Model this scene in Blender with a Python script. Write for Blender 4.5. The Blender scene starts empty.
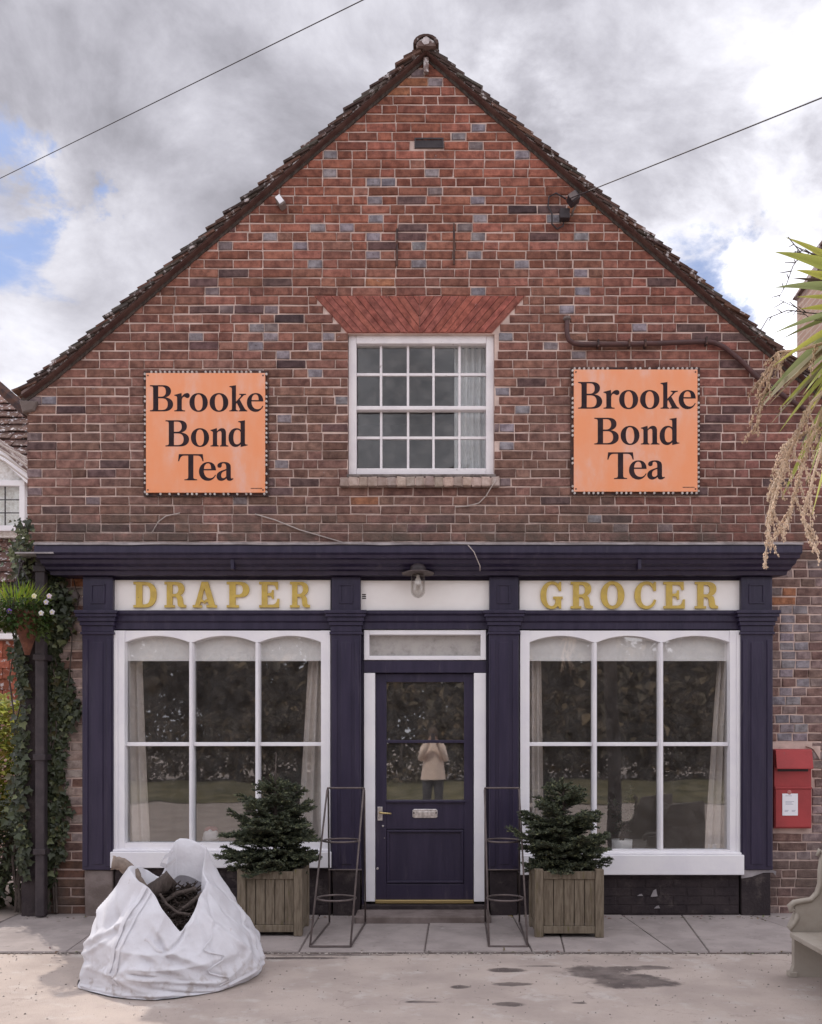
import bpy, bmesh, math, random
from mathutils import Vector, Matrix, noise
from mathutils.geometry import tessellate_polygon
random.seed(7)
S = bpy.context.scene
COL = S.collection
R = math.radians
# ------------------------------------------------------------------ camera
CAMZ = 1.548
cam = bpy.data.cameras.new("camera")
cam.sensor_width = 36.0
cam.sensor_fit = 'VERTICAL'; cam.sensor_height = 36.0
cam.lens = 920.0 / 1024.0 * 36.0
cam.shift_x = (411 - 433) / 1024.0
cam.shift_y = (737 - 512) / 1024.0
cam.clip_start = 0.02; cam.clip_end = 5000
camo = bpy.data.objects.new("camera", cam); COL.objects.link(camo)
camo.location = (0, -8, CAMZ); camo.rotation_euler = (R(90), 0, 0)
S.camera = camo
# ------------------------------------------------------------------ sky + sun
SUN_EL, SUN_AZ = R(52), math.atan2(-0.57, 0.82)     # towards the sun: behind the shop, to the left
SUN_DIR = Vector((math.sin(SUN_AZ) * math.cos(SUN_EL), math.cos(SUN_AZ) * math.cos(SUN_EL), math.sin(SUN_EL)))
S.view_settings.view_transform = 'Standard'; S.view_settings.look = 'None'
S.view_settings.exposure = 0.0; S.view_settings.gamma = 1.0
S.view_settings.use_curve_mapping = False
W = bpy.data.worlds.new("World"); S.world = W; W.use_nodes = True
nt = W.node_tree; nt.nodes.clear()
def N(t, typ, **kw):
    n = t.nodes.new(typ)
    for k, v in kw.items(): setattr(n, k, v)
    return n
def ln(t, a, b): t.links.new(a, b)
def mth(t, op, a, b=None, c=None, clamp=False):
    n = N(t, 'ShaderNodeMath', operation=op, use_clamp=clamp)
    for i, x in enumerate((a, b, c)):
        if x is None: continue
        if isinstance(x, (int, float)): n.inputs[i].default_value = x
        else: ln(t, x, n.inputs[i])
    return n.outputs[0]
def mixc(t, f, a, b, mode='MIX'):
    n = N(t, 'ShaderNodeMix', data_type='RGBA', blend_type=mode)
    for i, x in ((0, f), (6, a), (7, b)):
        if isinstance(x, (int, float)): n.inputs[i].default_value = x
        elif isinstance(x, tuple): n.inputs[i].default_value = x if len(x) == 4 else (*x, 1)
        else: ln(t, x, n.inputs[i])
    return n.outputs[2]
def ramp(t, f, lo, hi, smooth=True):
    n = N(t, 'ShaderNodeMapRange', interpolation_type='SMOOTHSTEP' if smooth else 'LINEAR')
    ln(t, f, n.inputs[0]); n.inputs[1].default_value = lo; n.inputs[2].default_value = hi
    return n.outputs[0]
def vdot(t, a, d):
    n = N(t, 'ShaderNodeVectorMath', operation='DOT_PRODUCT'); ln(t, a, n.inputs[0]); n.inputs[1].default_value = d
    return n.outputs['Value']
def sky_dir(px, py):
    return Vector(((px - 433) / 920, 1, (737 - py) / 920)).normalized()
tc = N(nt, 'ShaderNodeTexCoord')
sky = N(nt, 'ShaderNodeTexSky', sky_type='NISHITA')
sky.sun_disc = False; sky.sun_elevation = SUN_EL; sky.sun_rotation = SUN_AZ
sky.air_density = 1.0; sky.dust_density = 0.6; sky.ozone_density = 1.5
mp = N(nt, 'ShaderNodeMapping'); mp.inputs['Scale'].default_value = (1, 1, 1.5); mp.inputs['Location'].default_value = (3.1, .4, 1.7)
ln(nt, tc.outputs['Generated'], mp.inputs[0])
def wn(scale, detail, rough, dist=0.0):
    n = N(nt, 'ShaderNodeTexNoise'); n.inputs['Scale'].default_value = scale; n.inputs['Detail'].default_value = detail
    n.inputs['Roughness'].default_value = rough; n.inputs['Distortion'].default_value = dist
    ln(nt, mp.outputs[0], n.inputs['Vector']); return n
n_big = wn(1.9, 3, .5); n_mid = wn(5.5, 9, .60, .3); n_fine = wn(13, 8, .62, .2)
# direction jittered by noise, so that the breaks in the cloud have ragged edges
jit = N(nt, 'ShaderNodeVectorMath', operation='MULTIPLY_ADD')
ln(nt, n_mid.outputs['Color'], jit.inputs[0]); jit.inputs[1].default_value = (.34, .34, .34); jit.inputs[2].default_value = (-.17, -.17, -.17)
jit2 = N(nt, 'ShaderNodeVectorMath', operation='ADD'); ln(nt, tc.outputs['Generated'], jit2.inputs[0]); ln(nt, jit.outputs[0], jit2.inputs[1])
dirj = N(nt, 'ShaderNodeVectorMath', operation='NORMALIZE'); ln(nt, jit2.outputs[0], dirj.inputs[0])
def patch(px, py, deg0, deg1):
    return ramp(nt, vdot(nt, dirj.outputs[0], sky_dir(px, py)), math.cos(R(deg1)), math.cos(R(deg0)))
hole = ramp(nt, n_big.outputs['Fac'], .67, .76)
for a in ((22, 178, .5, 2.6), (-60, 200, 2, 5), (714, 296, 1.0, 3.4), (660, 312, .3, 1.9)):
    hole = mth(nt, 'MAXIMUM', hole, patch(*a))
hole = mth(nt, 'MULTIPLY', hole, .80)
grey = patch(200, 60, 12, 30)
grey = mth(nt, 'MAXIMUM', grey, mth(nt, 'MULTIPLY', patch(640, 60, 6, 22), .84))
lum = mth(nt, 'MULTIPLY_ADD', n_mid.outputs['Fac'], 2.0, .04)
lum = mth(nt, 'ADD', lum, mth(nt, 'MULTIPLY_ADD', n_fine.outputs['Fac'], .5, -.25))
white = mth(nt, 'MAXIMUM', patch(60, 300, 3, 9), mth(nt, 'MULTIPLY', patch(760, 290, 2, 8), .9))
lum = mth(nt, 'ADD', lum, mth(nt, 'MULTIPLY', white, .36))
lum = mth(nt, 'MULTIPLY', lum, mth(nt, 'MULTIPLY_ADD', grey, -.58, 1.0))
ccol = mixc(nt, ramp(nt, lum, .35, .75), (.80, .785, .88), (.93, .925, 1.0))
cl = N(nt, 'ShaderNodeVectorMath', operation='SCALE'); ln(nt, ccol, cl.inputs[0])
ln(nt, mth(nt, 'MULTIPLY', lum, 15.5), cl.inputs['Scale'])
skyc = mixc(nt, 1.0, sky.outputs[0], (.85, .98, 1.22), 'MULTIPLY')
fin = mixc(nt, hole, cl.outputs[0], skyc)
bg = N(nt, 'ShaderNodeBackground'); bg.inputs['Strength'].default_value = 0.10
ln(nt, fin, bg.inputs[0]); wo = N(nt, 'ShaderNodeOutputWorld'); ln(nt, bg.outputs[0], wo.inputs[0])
sun = bpy.data.lights.new("sun", 'SUN'); sun.energy = 3.0; sun.angle = R(.5); sun.color = (1, .93, .84)
suno = bpy.data.objects.new("sun", sun); COL.objects.link(suno)
suno.rotation_euler = SUN_DIR.to_track_quat('Z', 'Y').to_euler()
suno.location = (-8, 12, 20)
# ------------------------------------------------------------------ pixel helpers (photo measurements -> metres)
def PX(px, y=0.0): return (px - 433) * (8 + y) / 920
def PZ(py, y=0.0): return CAMZ - (py - 737) * (8 + y) / 920
def PP(px, py, y): return Vector((PX(px, y), y, PZ(py, y)))
# ------------------------------------------------------------------ mesh builder
class MB:
    def __init__(s): s.v = []; s.f = []; s.c = []; s.col = (1, 1, 1)
    def add(s, vs, fs, col=None):
        b = len(s.v); s.v += [tuple(p) for p in vs]; s.f += [tuple(i + b for i in f) for f in fs]
        s.c += [col or s.col] * len(vs)
    def box(s, x0, x1, y0, y1, z0, z1, col=None, ch=0.0):
        if ch > 0:
            return s.prism([(x0, z0), (x1, z0), (x1, z1), (x0, z1)], y0, y1, ch, col)
        v = [(x0, y0, z0), (x1, y0, z0), (x1, y1, z0), (x0, y1, z0), (x0, y0, z1), (x1, y0, z1), (x1, y1, z1), (x0, y1, z1)]
        s.add(v, [(0, 3, 2, 1), (4, 5, 6, 7), (0, 1, 5, 4), (1, 2, 6, 5), (2, 3, 7, 6), (3, 0, 4, 7)], col)
    def prism(s, poly, y0, y1, ch=0.0, col=None, jit=0.0):
        """convex polygon in x,z (ccw seen from -y) from front y0 to back y1, front edge chamfered by ch"""
        n = len(poly); cx = sum(p[0] for p in poly) / n; cz = sum(p[1] for p in poly) / n
        J = lambda: random.uniform(-jit, jit)
        ring = []
        if ch > 0:
            fr = []
            for i in range(n):
                p = Vector(poly[i]); a = (Vector(poly[i - 1]) - p); b = (Vector(poly[(i + 1) % n]) - p)
                if a.length < 1e-6 or b.length < 1e-6: d = Vector((cx, cz)) - p
                else: d = a.normalized() + b.normalized()
                if d.length < 1e-6: d = Vector((cx, cz)) - p
                d.normalize()
                q = p + d * min(ch * 1.4, a.length * .4, b.length * .4)
                fr.append((q.x + J(), y0 + J() * .5, q.y + J()))
            md = [(p[0] + J(), y0 + ch, p[1] + J()) for p in poly]
            bk = [(p[0], y1, p[1]) for p in poly]
            rings = [fr, md, bk]
        else:
            rings = [[(p[0], y0, p[1]) for p in poly], [(p[0], y1, p[1]) for p in poly]]
        v = [p for r in rings for p in r]; f = [tuple(range(n))]
        for k in range(len(rings) - 1):
            for i in range(n):
                j = (i + 1) % n
                f.append((k * n + i, (k + 1) * n + i, (k + 1) * n + j, k * n + j))
        f.append(tuple(reversed(range((len(rings) - 1) * n, len(rings) * n))))
        s.add(v, f, col)
    def tube(s, pts, rad, n=8, caps=True, col=None, flat=1.0):
        pts = [Vector(p) for p in pts]
        if not isinstance(rad, (list, tuple)): rad = [rad] * len(pts)
        v = []; up = None
        for i, p in enumerate(pts):
            t = (pts[min(i + 1, len(pts) - 1)] - pts[max(i - 1, 0)])
            if t.length < 1e-9: t = Vector((0, 0, 1))
            t.normalize()
            if up is None:
                up = t.orthogonal().normalized()
            else:
                up = (up - t * up.dot(t))
                up = up.normalized() if up.length > 1e-6 else t.orthogonal().normalized()
            w = t.cross(up)
            for k in range(n):
                a = 2 * math.pi * k / n
                v.append(p + (up * math.cos(a) + w * math.sin(a) * flat) * rad[i])
        f = []
        for i in range(len(pts) - 1):
            for k in range(n):
                j = (k + 1) % n
                f.append((i * n + k, i * n + j, (i + 1) * n + j, (i + 1) * n + k))
        if caps:
            f.append(tuple(reversed(range(n)))); f.append(tuple(range((len(pts) - 1) * n, len(pts) * n)))
        s.add(v, f, col)
    def lathe(s, prof, c, n=16, col=None):
        v = []; c = Vector(c)
        for r, z in prof:
            for k in range(n):
                a = 2 * math.pi * k / n
                v.append((c.x + r * math.cos(a), c.y + r * math.sin(a), c.z + z))
        f = []
        for i in range(len(prof) - 1):
            for k in range(n):
                j = (k + 1) % n
                f.append((i * n + k, i * n + j, (i + 1) * n + j, (i + 1) * n + k))
        f.append(tuple(reversed(range(n)))); f.append(tuple(range((len(prof) - 1) * n, len(prof) * n)))
        s.add(v, f, col)
    def profx(s, prof, x0, x1, m0=0.0, m1=0.0, col=None):
        """profile of (y,z) extruded along x; ends mitred: m0/m1 scale the run-out with projection"""
        n = len(prof); v = []
        for (y, z) in prof: v.append((x0 + y * m0, y, z))
        for (y, z) in prof: v.append((x1 - y * m1, y, z))
        f = [tuple(range(n)), tuple(reversed(range(n, 2 * n)))]
        for i in range(n):
            j = (i + 1) % n
            f.append((i, n + i, n + j, j))
        s.add(v, f, col)
    def grid(s, fn, nu, nv, col=None, closeu=False):
        v = [fn(i / nu, j / nv) for j in range(nv + 1) for i in range(nu + (0 if closeu else 1))]
        w = nu if closeu else nu + 1; f = []
        for j in range(nv):
            for i in range(nu):
                i2 = (i + 1) % w
                f.append((j * w + i, j * w + i2, (j + 1) * w + i2, (j + 1) * w + i))
        s.add(v, f, col)
    def leaf(s, p, d, nrm, L, w, col=None, fold=.25):
        """a pointed leaf of four triangles folded along its midrib"""
        d = Vector(d).normalized(); nrm = Vector(nrm); sd = d.cross(nrm)
        if sd.length < 1e-5: sd = d.orthogonal()
        sd.normalize(); nn = sd.cross(d)
        p = Vector(p); m = p + d * L * .45
        s.add([p, m + sd * w * .5 + nn * w * fold, p + d * L - nn * w * .2, m - sd * w * .5 + nn * w * fold, m],
              [(0, 4, 1), (1, 4, 2), (0, 3, 4), (3, 2, 4)], col)
WO = {}
def emit(name, mb, mat, parent=None, smooth=False, kind=None, label=None, cat=None, group=None, origin=None, bevel=0.0, flip=False):
    me = bpy.data.meshes.new(name)
    if origin is None:
        xs = [p[0] for p in mb.v]; ys = [p[1] for p in mb.v]; zs = [p[2] for p in mb.v]
        origin = Vector(((min(xs) + max(xs)) / 2, (min(ys) + max(ys)) / 2, min(zs)))
    origin = Vector(origin)
    me.from_pydata([(p[0] - origin.x, p[1] - origin.y, p[2] - origin.z) for p in mb.v], [], mb.f)
    a = me.color_attributes.new("Col", 'FLOAT_COLOR', 'POINT')
    a.data.foreach_set("color", [x for c in mb.c for x in (c[0], c[1], c[2], 1.0)])
    me.materials.append(mat)
    if smooth: me.polygons.foreach_set("use_smooth", [True] * len(me.polygons))
    me.update()
    o = bpy.data.objects.new(name, me); COL.objects.link(o)
    place(o, origin, parent)
    if bevel > 0:
        m = o.modifiers.new("bevel", 'BEVEL'); m.width = bevel; m.segments = 2; m.limit_method = 'ANGLE'; m.angle_limit = R(40)
    tag(o, label, cat, group, kind)
    return o
def place(o, origin, parent):
    origin = Vector(origin); WO[o.name] = origin
    if parent is not None:
        o.parent = parent; o.location = origin - WO[parent.name]
    else: o.location = origin
def tag(o, label=None, cat=None, group=None, kind=None):
    for k, v in (('label', label), ('category', cat), ('group', group), ('kind', kind)):
        if v: o[k] = v
def thing(name, loc, label, cat, group=None):
    o = bpy.data.objects.new(name, None); COL.objects.link(o); o.empty_display_size = .2
    place(o, loc, None); tag(o, label, cat, group); return o
def copy_tree(o, parent=None):
    c = o.copy(); COL.objects.link(c); c.parent = parent
    WO[c.name] = WO[o.name].copy()
    for ch in list(o.children): copy_tree(ch, c)
    return c
# ------------------------------------------------------------------ materials
def pbr(name, c1, c2=None, scale=6.0, rough=.8, bump=.0, bscale=60.0, attr=False, c3=None, s3=30.0, t3=(.6, .7), metal=0.0,
        stretch=(1, 1, 1), spec=.4, detail=6, dirt=None, coat=0.0):
    m = bpy.data.materials.new(name); m.use_nodes = True; t = m.node_tree; b = t.nodes['Principled BSDF']
    tcn = N(t, 'ShaderNodeTexCoord'); geo = N(t, 'ShaderNodeNewGeometry')
    mpn = N(t, 'ShaderNodeMapping'); mpn.inputs['Scale'].default_value = stretch
    ln(t, geo.outputs['Position'], mpn.inputs[0])
    def ns(sc, d=detail, r=.6):
        n = N(t, 'ShaderNodeTexNoise'); n.inputs['Scale'].default_value = sc; n.inputs['Detail'].default_value = d; n.inputs['Roughness'].default_value = r
        ln(t, mpn.outputs[0], n.inputs['Vector']); return n.outputs['Fac']
    col = (*c1, 1)
    if attr:
        at = N(t, 'ShaderNodeAttribute', attribute_name='Col'); col = at.outputs['Color']
        col = mixc(t, 1.0, col, (*c1, 1), 'MULTIPLY')
        if c2: col = mixc(t, ramp(t, ns(scale), .3, .7), col, mixc(t, 1.0, col, (*c2, 1), 'MULTIPLY'))
    elif c2: col = mixc(t, ramp(t, ns(scale), .35, .68), (*c1, 1), (*c2, 1))
    if c3: col = mixc(t, ramp(t, ns(s3, 8, .65), *t3), col, (*c3, 1))
    if dirt:   # (colour, scale, lo, hi)
        col = mixc(t, ramp(t, ns(dirt[1], 10, .7), dirt[2], dirt[3]), col, (*dirt[0], 1))
    if isinstance(col, tuple): b.inputs['Base Color'].default_value = col
    else: ln(t, col, b.inputs['Base Color'])
    b.inputs['Roughness'].default_value = rough; b.inputs['Metallic'].default_value = metal
    b.inputs['Specular IOR Level'].default_value = spec; b.inputs['Coat Weight'].default_value = coat
    if bump > 0:
        bp = N(t, 'ShaderNodeBump'); bp.inputs['Strength'].default_value = bump; bp.inputs['Distance'].default_value = .01
        ln(t, ns(bscale, 6, .65), bp.inputs['Height']); ln(t, bp.outputs[0], b.inputs['Normal'])
    return m
def leafmat(name, c1, trans=.35, rough=.55):
    m = bpy.data.materials.new(name); m.use_nodes = True; t = m.node_tree; b = t.nodes['Principled BSDF']
    at = N(t, 'ShaderNodeAttribute', attribute_name='Col')
    col = mixc(t, 1.0, at.outputs['Color'], (*c1, 1), 'MULTIPLY')
    ln(t, col, b.inputs['Base Color']); b.inputs['Roughness'].default_value = rough; b.inputs['Specular IOR Level'].default_value = .3
    tr = N(t, 'ShaderNodeBsdfTranslucent'); ln(t, col, tr.inputs[0])
    mx = N(t, 'ShaderNodeMixShader'); mx.inputs[0].default_value = trans
    ln(t, b.outputs[0], mx.inputs[1]); ln(t, tr.outputs[0], mx.inputs[2]); ln(t, mx.outputs[0], t.nodes['Material Output'].inputs[0])
    return m
def glassmat(name, refl, tint=(.95, .96, .95), wob=.02, dust_haze=0.0, dlo=.35, dhi=.85):
    m = bpy.data.materials.new(name); m.use_nodes = True; t = m.node_tree; t.nodes.remove(t.nodes['Principled BSDF'])
    tr = N(t, 'ShaderNodeBsdfTransparent'); tr.inputs[0].default_value = (*tint, 1)
    gl = N(t, 'ShaderNodeBsdfGlossy'); gl.inputs['Roughness'].default_value = .015
    lw = N(t, 'ShaderNodeFresnel'); lw.inputs['IOR'].default_value = 1.5
    geo = N(t, 'ShaderNodeNewGeometry')
    fac = mth(t, 'ADD', lw.outputs[0], refl - .04, clamp=True)
    fac = mth(t, 'MULTIPLY', fac, mth(t, 'SUBTRACT', 1.0, geo.outputs['Backfacing']))   # the reflection is on the outer face
    n = N(t, 'ShaderNodeTexNoise'); n.inputs['Scale'].default_value = 2.2; n.inputs['Detail'].default_value = 1
    ln(t, geo.outputs['Position'], n.inputs['Vector'])
    bp = N(t, 'ShaderNodeBump'); bp.inputs['Strength'].default_value = wob; bp.inputs['Distance'].default_value = .05
    ln(t, n.outputs['Fac'], bp.inputs['Height']); ln(t, bp.outputs[0], gl.inputs['Normal'])
    mx = N(t, 'ShaderNodeMixShader'); ln(t, fac, mx.inputs[0]); ln(t, tr.outputs[0], mx.inputs[1]); ln(t, gl.outputs[0], mx.inputs[2])
    out = mx.outputs[0]
    if dust_haze > 0:  # pale diffuse film: dusty panes, and reflected brightness put into the colour
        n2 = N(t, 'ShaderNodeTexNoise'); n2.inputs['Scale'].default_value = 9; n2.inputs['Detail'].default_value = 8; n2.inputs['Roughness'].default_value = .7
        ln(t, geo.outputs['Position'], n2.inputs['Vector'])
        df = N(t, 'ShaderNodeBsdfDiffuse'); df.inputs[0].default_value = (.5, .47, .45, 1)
        m2 = N(t, 'ShaderNodeMixShader'); ln(t, mth(t, 'MULTIPLY', ramp(t, n2.outputs['Fac'], dlo, dhi), dust_haze), m2.inputs[0])
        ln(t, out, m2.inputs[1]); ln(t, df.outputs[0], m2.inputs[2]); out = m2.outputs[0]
    ln(t, out, t.nodes['Material Output'].inputs[0]); return m
M = {}
M['brick'] = pbr('brick_face', (1, 1, 1), (.46, .43, .45), 15, .9, .9, 70, attr=True, c3=(.40, .355, .37), s3=9, t3=(.66, .76), spec=.2, dirt=((.075, .052, .050), 34, .58, .70))
def weather_brick(m):
    # soot and moss washed down above the shopfront and under the window sill, limewash flecks
    t = m.node_tree; b = t.nodes['Principled BSDF']; src = b.inputs['Base Color'].links[0].from_socket
    geo = N(t, 'ShaderNodeNewGeometry'); sx = N(t, 'ShaderNodeSeparateXYZ'); ln(t, geo.outputs['Position'], sx.inputs[0])
    nz = N(t, 'ShaderNodeTexNoise'); nz.inputs['Scale'].default_value = 3.5; nz.inputs['Detail'].default_value = 8; nz.inputs['Roughness'].default_value = .65; ln(t, geo.outputs['Position'], nz.inputs['Vector'])
    k = mth(t, 'MULTIPLY', mth(t, 'MULTIPLY', ramp(t, sx.outputs[2], 3.75, 3.2), ramp(t, sx.outputs[2], 3.0, 3.15)), ramp(t, nz.outputs['Fac'], .34, .62))
    c = mixc(t, mth(t, 'MULTIPLY', k, .75), src, (.10, .082, .068))
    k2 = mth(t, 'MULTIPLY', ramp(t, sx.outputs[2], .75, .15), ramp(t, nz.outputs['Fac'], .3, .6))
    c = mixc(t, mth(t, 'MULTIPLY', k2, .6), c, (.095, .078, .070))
    ln(t, c, b.inputs['Base Color'])
weather_brick(M['brick'])
M['mortar'] = pbr('mortar', (.66, .51, .455), (.46, .345, .305), 5, .95, .6, 120, spec=.1)
weather_brick(M['mortar'])
M['navy'] = pbr('navy_gloss_paint', (.0180, .0132, .037), (.029, .0215, .050), 9, .40, .35, 22, c3=(.060, .048, .072), s3=7, t3=(.58, .76), dirt=((.19, .16, .18), 26, .70, .78), spec=.45, stretch=(1.6, 1.6, .22))
M['white'] = pbr('white_gloss_paint', (.80, .78, .80), (.74, .72, .76), 4, .45, .15, 30, dirt=((.42, .37, .36), 18, .70, .80), spec=.4)
M['oldwhite'] = pbr('flaking_white_paint', (.78, .74, .75), (.70, .66, .68), 6, .6, .35, 60, dirt=((.22, .18, .16), 14, .63, .70), spec=.3)
M['board'] = pbr('cream_white_board', (.88, .85, .83), (.84, .80, .78), 4, .5, .1, 20, dirt=((.55, .48, .44), 6, .66, .85), spec=.3)
M['gold'] = pbr('gold_paint', (.60, .43, .09), (.50, .35, .08), 18, .45, .3, 70, dirt=((.14, .085, .04), 22, .62, .72), spec=.5)
M['tile'] = pbr('old_clay_tile', (1, 1, 1), (.6, .58, .58), 20, .95, .7, 80, attr=True, c3=(.46, .42, .42), s3=15, t3=(.55, .64), spec=.15)
M['vergemortar'] = pbr('verge_mortar', (.13, .085, .075), (.22, .165, .155), 9, .95, .9, 45, c3=(.52, .48, .48), s3=12, t3=(.53, .60), spec=.1)
M['black'] = pbr('black_iron', (.030, .022, .026), (.045, .034, .038), 12, .6, .3, 60, spec=.4)
M['darkpaint'] = pbr('dark_riser_paint', (.026, .019, .022), (.044, .033, .035), 5, .75, .8, 40, dirt=((.10, .08, .075), 6, .52, .74), spec=.25)
M['stone'] = pbr('worn_stone', (.22, .18, .17), (.14, .11, .10), 6, .9, .6, 60, spec=.2)
M['lead'] = pbr('lead_flashing', (.36, .33, .34), (.22, .20, .21), 9, .6, .3, 40, spec=.3)
M['interior'] = pbr('room_wall', (.19, .145, .12), (.13, .10, .082), 1.5, .9)
M['upper_room'] = pbr('bedroom_wall', (.13, .105, .11), (.19, .16, .165), 1.3, .9)
M['blind'] = pbr('white_blind', (.90, .89, .88), (.87, .86, .85), 5, .8)
M['curtain'] = pbr('printed_cream_curtain', (.74, .68, .63), (.66, .60, .56), 4, .9, c3=(.13, .10, .09), s3=17, t3=(.69, .71))
M['voile'] = pbr('white_voile', (.70, .70, .72), (.6, .6, .63), 8, .9)
M['glass'] = glassmat('shop_glass', .23, tint=(.98, .98, .98), wob=.025, dust_haze=.06, dlo=.15, dhi=.8)  # pale film colour stands in for a brighter reflection on the panes
M['doorglass'] = glassmat('door_glass', .30, wob=.010, dust_haze=.07, dlo=.15, dhi=.8)  # same pale film, lifting the door panes like stronger reflected light
M['upglass'] = glassmat('old_window_glass', .07, wob=.07, dust_haze=.10)
M['fanglass'] = glassmat('frosted_fanlight', .05, wob=.05, dust_haze=.75, dlo=.0, dhi=.6)
M['brass'] = pbr('brass', (.55, .42, .20), None, rough=.35, metal=.9)
M['chrome'] = pbr('tarnished_silver', (.75, .72, .72), (.45, .42, .42), 40, .3, .2, 90, metal=.85)
M['red'] = pbr('red_enamel_paint', (.36, .046, .048), (.29, .04, .042), 5, .6, .2, 30, spec=.4, dirt=((.22, .09, .085), 22, .62, .78))
M['print'] = pbr('black_print', (.018, .010, .014), (.035, .018, .022), 16, .7, spec=.2)
M['orange'] = pbr('orange_enamel', (.78, .29, .130), (.76, .34, .20), 5, .42, .08, 12, c3=(.72, .40, .31), s3=5, t3=(.52, .74), dirt=((.28, .10, .06), 16, .70, .82), spec=.45, stretch=(1, 1, .45))
M['enamelwhite'] = pbr('white_enamel', (.54, .49, .46), (.30, .25, .23), 30, .5)
M['rust'] = pbr('rusty_edge', (.035, .022, .024), (.10, .045, .03), 20, .8)
M['paper'] = pbr('white_label', (.75, .74, .78), None, rough=.6)
M['wood'] = pbr('weathered_planter_wood', (.215, .175, .130), (.125, .098, .072), 10, .9, .5, 60, stretch=(6, 6, .8), dirt=((.14, .13, .04), 5, .58, .72), spec=.2)
M['soil'] = pbr('soil', (.030, .022, .017), (.05, .035, .025), 30, 1, .8, 40)
M['needle'] = leafmat('fir_needles', (.100, .106, .074), .15)
M['bark'] = pbr('bark', (.055, .042, .036), (.11, .085, .075), 14, .95, .9, 50, stretch=(3, 3, 1))
M['logend'] = pbr('sawn_log_end', (.30, .22, .15), (.20, .14, .09), 20, .9)
M['ivy'] = leafmat('ivy_leaf', (.046, .056, .030), .2, .34)
M['shrub'] = leafmat('shrub_leaf', (.22, .25, .07), .45)
M['palm'] = leafmat('cordyline_leaf', (1, 1, 1), .40, .5)
M['panicle'] = leafmat('dried_flower_stalk', (1, 1, 1), .15, .9)
M['flower'] = leafmat('petal', (1, 1, 1), .3)
M['metal'] = pbr('dull_grey_metal', (.15, .120, .115), (.10, .08, .078), 15, .55, .2, 60, metal=.4)
M['bench'] = pbr('cream_painted_bench', (.35, .31, .265), (.29, .25, .21), 6, .7, .2, 40, dirt=((.22, .18, .15), 9, .64, .8))
M['terracotta'] = pbr('basket_liner', (.16, .065, .040), (.10, .04, .03), 20, .95, .8, 60)
M['rawbrick'] = pbr('cut_brick_sill', (1, 1, 1), (.7, .66, .62), 18, .95, .7, 60, attr=True)
def G(px, py, z=0.0):
    d = (CAMZ - z) * 920 / (py - 737)
    return Vector(((px - 433) * d / 920, d - 8, z))
# ------------------------------------------------------------------ ground
def groundmat():
    m = pbr('concrete_yard', (.46, .385, .342), (.355, .295, .265), 1.6, .9, .8, 130, c3=(.49, .44, .41), s3=4.2, t3=(.52, .72), spec=.25, dirt=((.22, .18, .17), 34, .58, .74), detail=10)
    t = m.node_tree; b = t.nodes['Principled BSDF']
    src = b.inputs['Base Color'].links[0].from_socket
    geo = N(t, 'ShaderNodeNewGeometry')
    nz = N(t, 'ShaderNodeTexNoise'); nz.inputs['Scale'].default_value = 5.5; nz.inputs['Detail'].default_value = 7; nz.inputs['Roughness'].default_value = .6
    ln(t, geo.outputs['Position'], nz.inputs['Vector'])
    mask = None
    # damp patches: centre px, half widths in metres
    for (px, py, rx, ry) in ((598, 972, .20, .17), (630, 981, .26, .16), (507, 970, .13, .05), (512, 984, .11, .045), (509, 1004, .085, .05),
                             (461, 987, .06, .035), (425, 1002, .10, .03), (578, 1003, .04, .02), (640, 968, .22, .06), (540, 966, .16, .02), (300, 958, .3, .035), (330, 955, .5, .02)):
        c = G(px, py)
        d = N(t, 'ShaderNodeVectorMath', operation='SUBTRACT'); ln(t, geo.outputs['Position'], d.inputs[0]); d.inputs[1].default_value = c
        e = N(t, 'ShaderNodeVectorMath', operation='MULTIPLY'); ln(t, d.outputs[0], e.inputs[0]); e.inputs[1].default_value = (1 / rx, 1 / ry, 0)
        l = N(t, 'ShaderNodeVectorMath', operation='LENGTH'); ln(t, e.outputs[0], l.inputs[0])
        q = mth(t, 'SUBTRACT', l.outputs['Value'], mth(t, 'MULTIPLY_ADD', nz.outputs['Fac'], 1.8, -.9))
        k = ramp(t, q, 1.22, .78)
        mask = k if mask is None else mth(t, 'MAXIMUM', mask, k)
    mask = mth(t, 'MULTIPLY', mask, mth(t, 'MULTIPLY_ADD', nz.outputs['Fac'], 1.3, .2, clamp=True), clamp=True)
    # fine hairline cracks
    vo = N(t, 'ShaderNodeTexVoronoi', feature='DISTANCE_TO_EDGE'); vo.inputs['Scale'].default_value = .55
    dn = N(t, 'ShaderNodeVectorMath', operation='MULTIPLY_ADD'); ln(t, nz.outputs['Color'], dn.inputs[0]); dn.inputs[1].default_value = (.5, .5, .5); ln(t, geo.outputs['Position'], dn.inputs[2])
    ln(t, dn.outputs[0], vo.inputs['Vector'])
    cr = ramp(t, vo.outputs['Distance'], .010, .002)
    c2 = mixc(t, mth(t, 'MULTIPLY', mth(t, 'MULTIPLY', cr, .3), ramp(t, nz.outputs['Fac'], .45, .6)), src, (.16, .13, .125))
    ln(t, mixc(t, mask, c2, (.105, .083, .078)), b.inputs['Base Color'])
    ln(t, mth(t, 'MULTIPLY_ADD', mask, -.25, .92), b.inputs['Roughness'])
    return m
M['ground'] = groundmat()
M['slab'] = pbr('paving_slab', (.33, .285, .27), (.25, .215, .205), 3, .9, .5, 80, c3=(.40, .36, .34), s3=6, t3=(.6, .75), attr=False, dirt=((.17, .14, .13), 13, .56, .76), spec=.2, detail=10)
M['dirtjoint'] = pbr('joint_dirt', (.10, .078, .072), (.17, .14, .13), 20, 1, .6, 60)
mb = MB()
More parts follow.
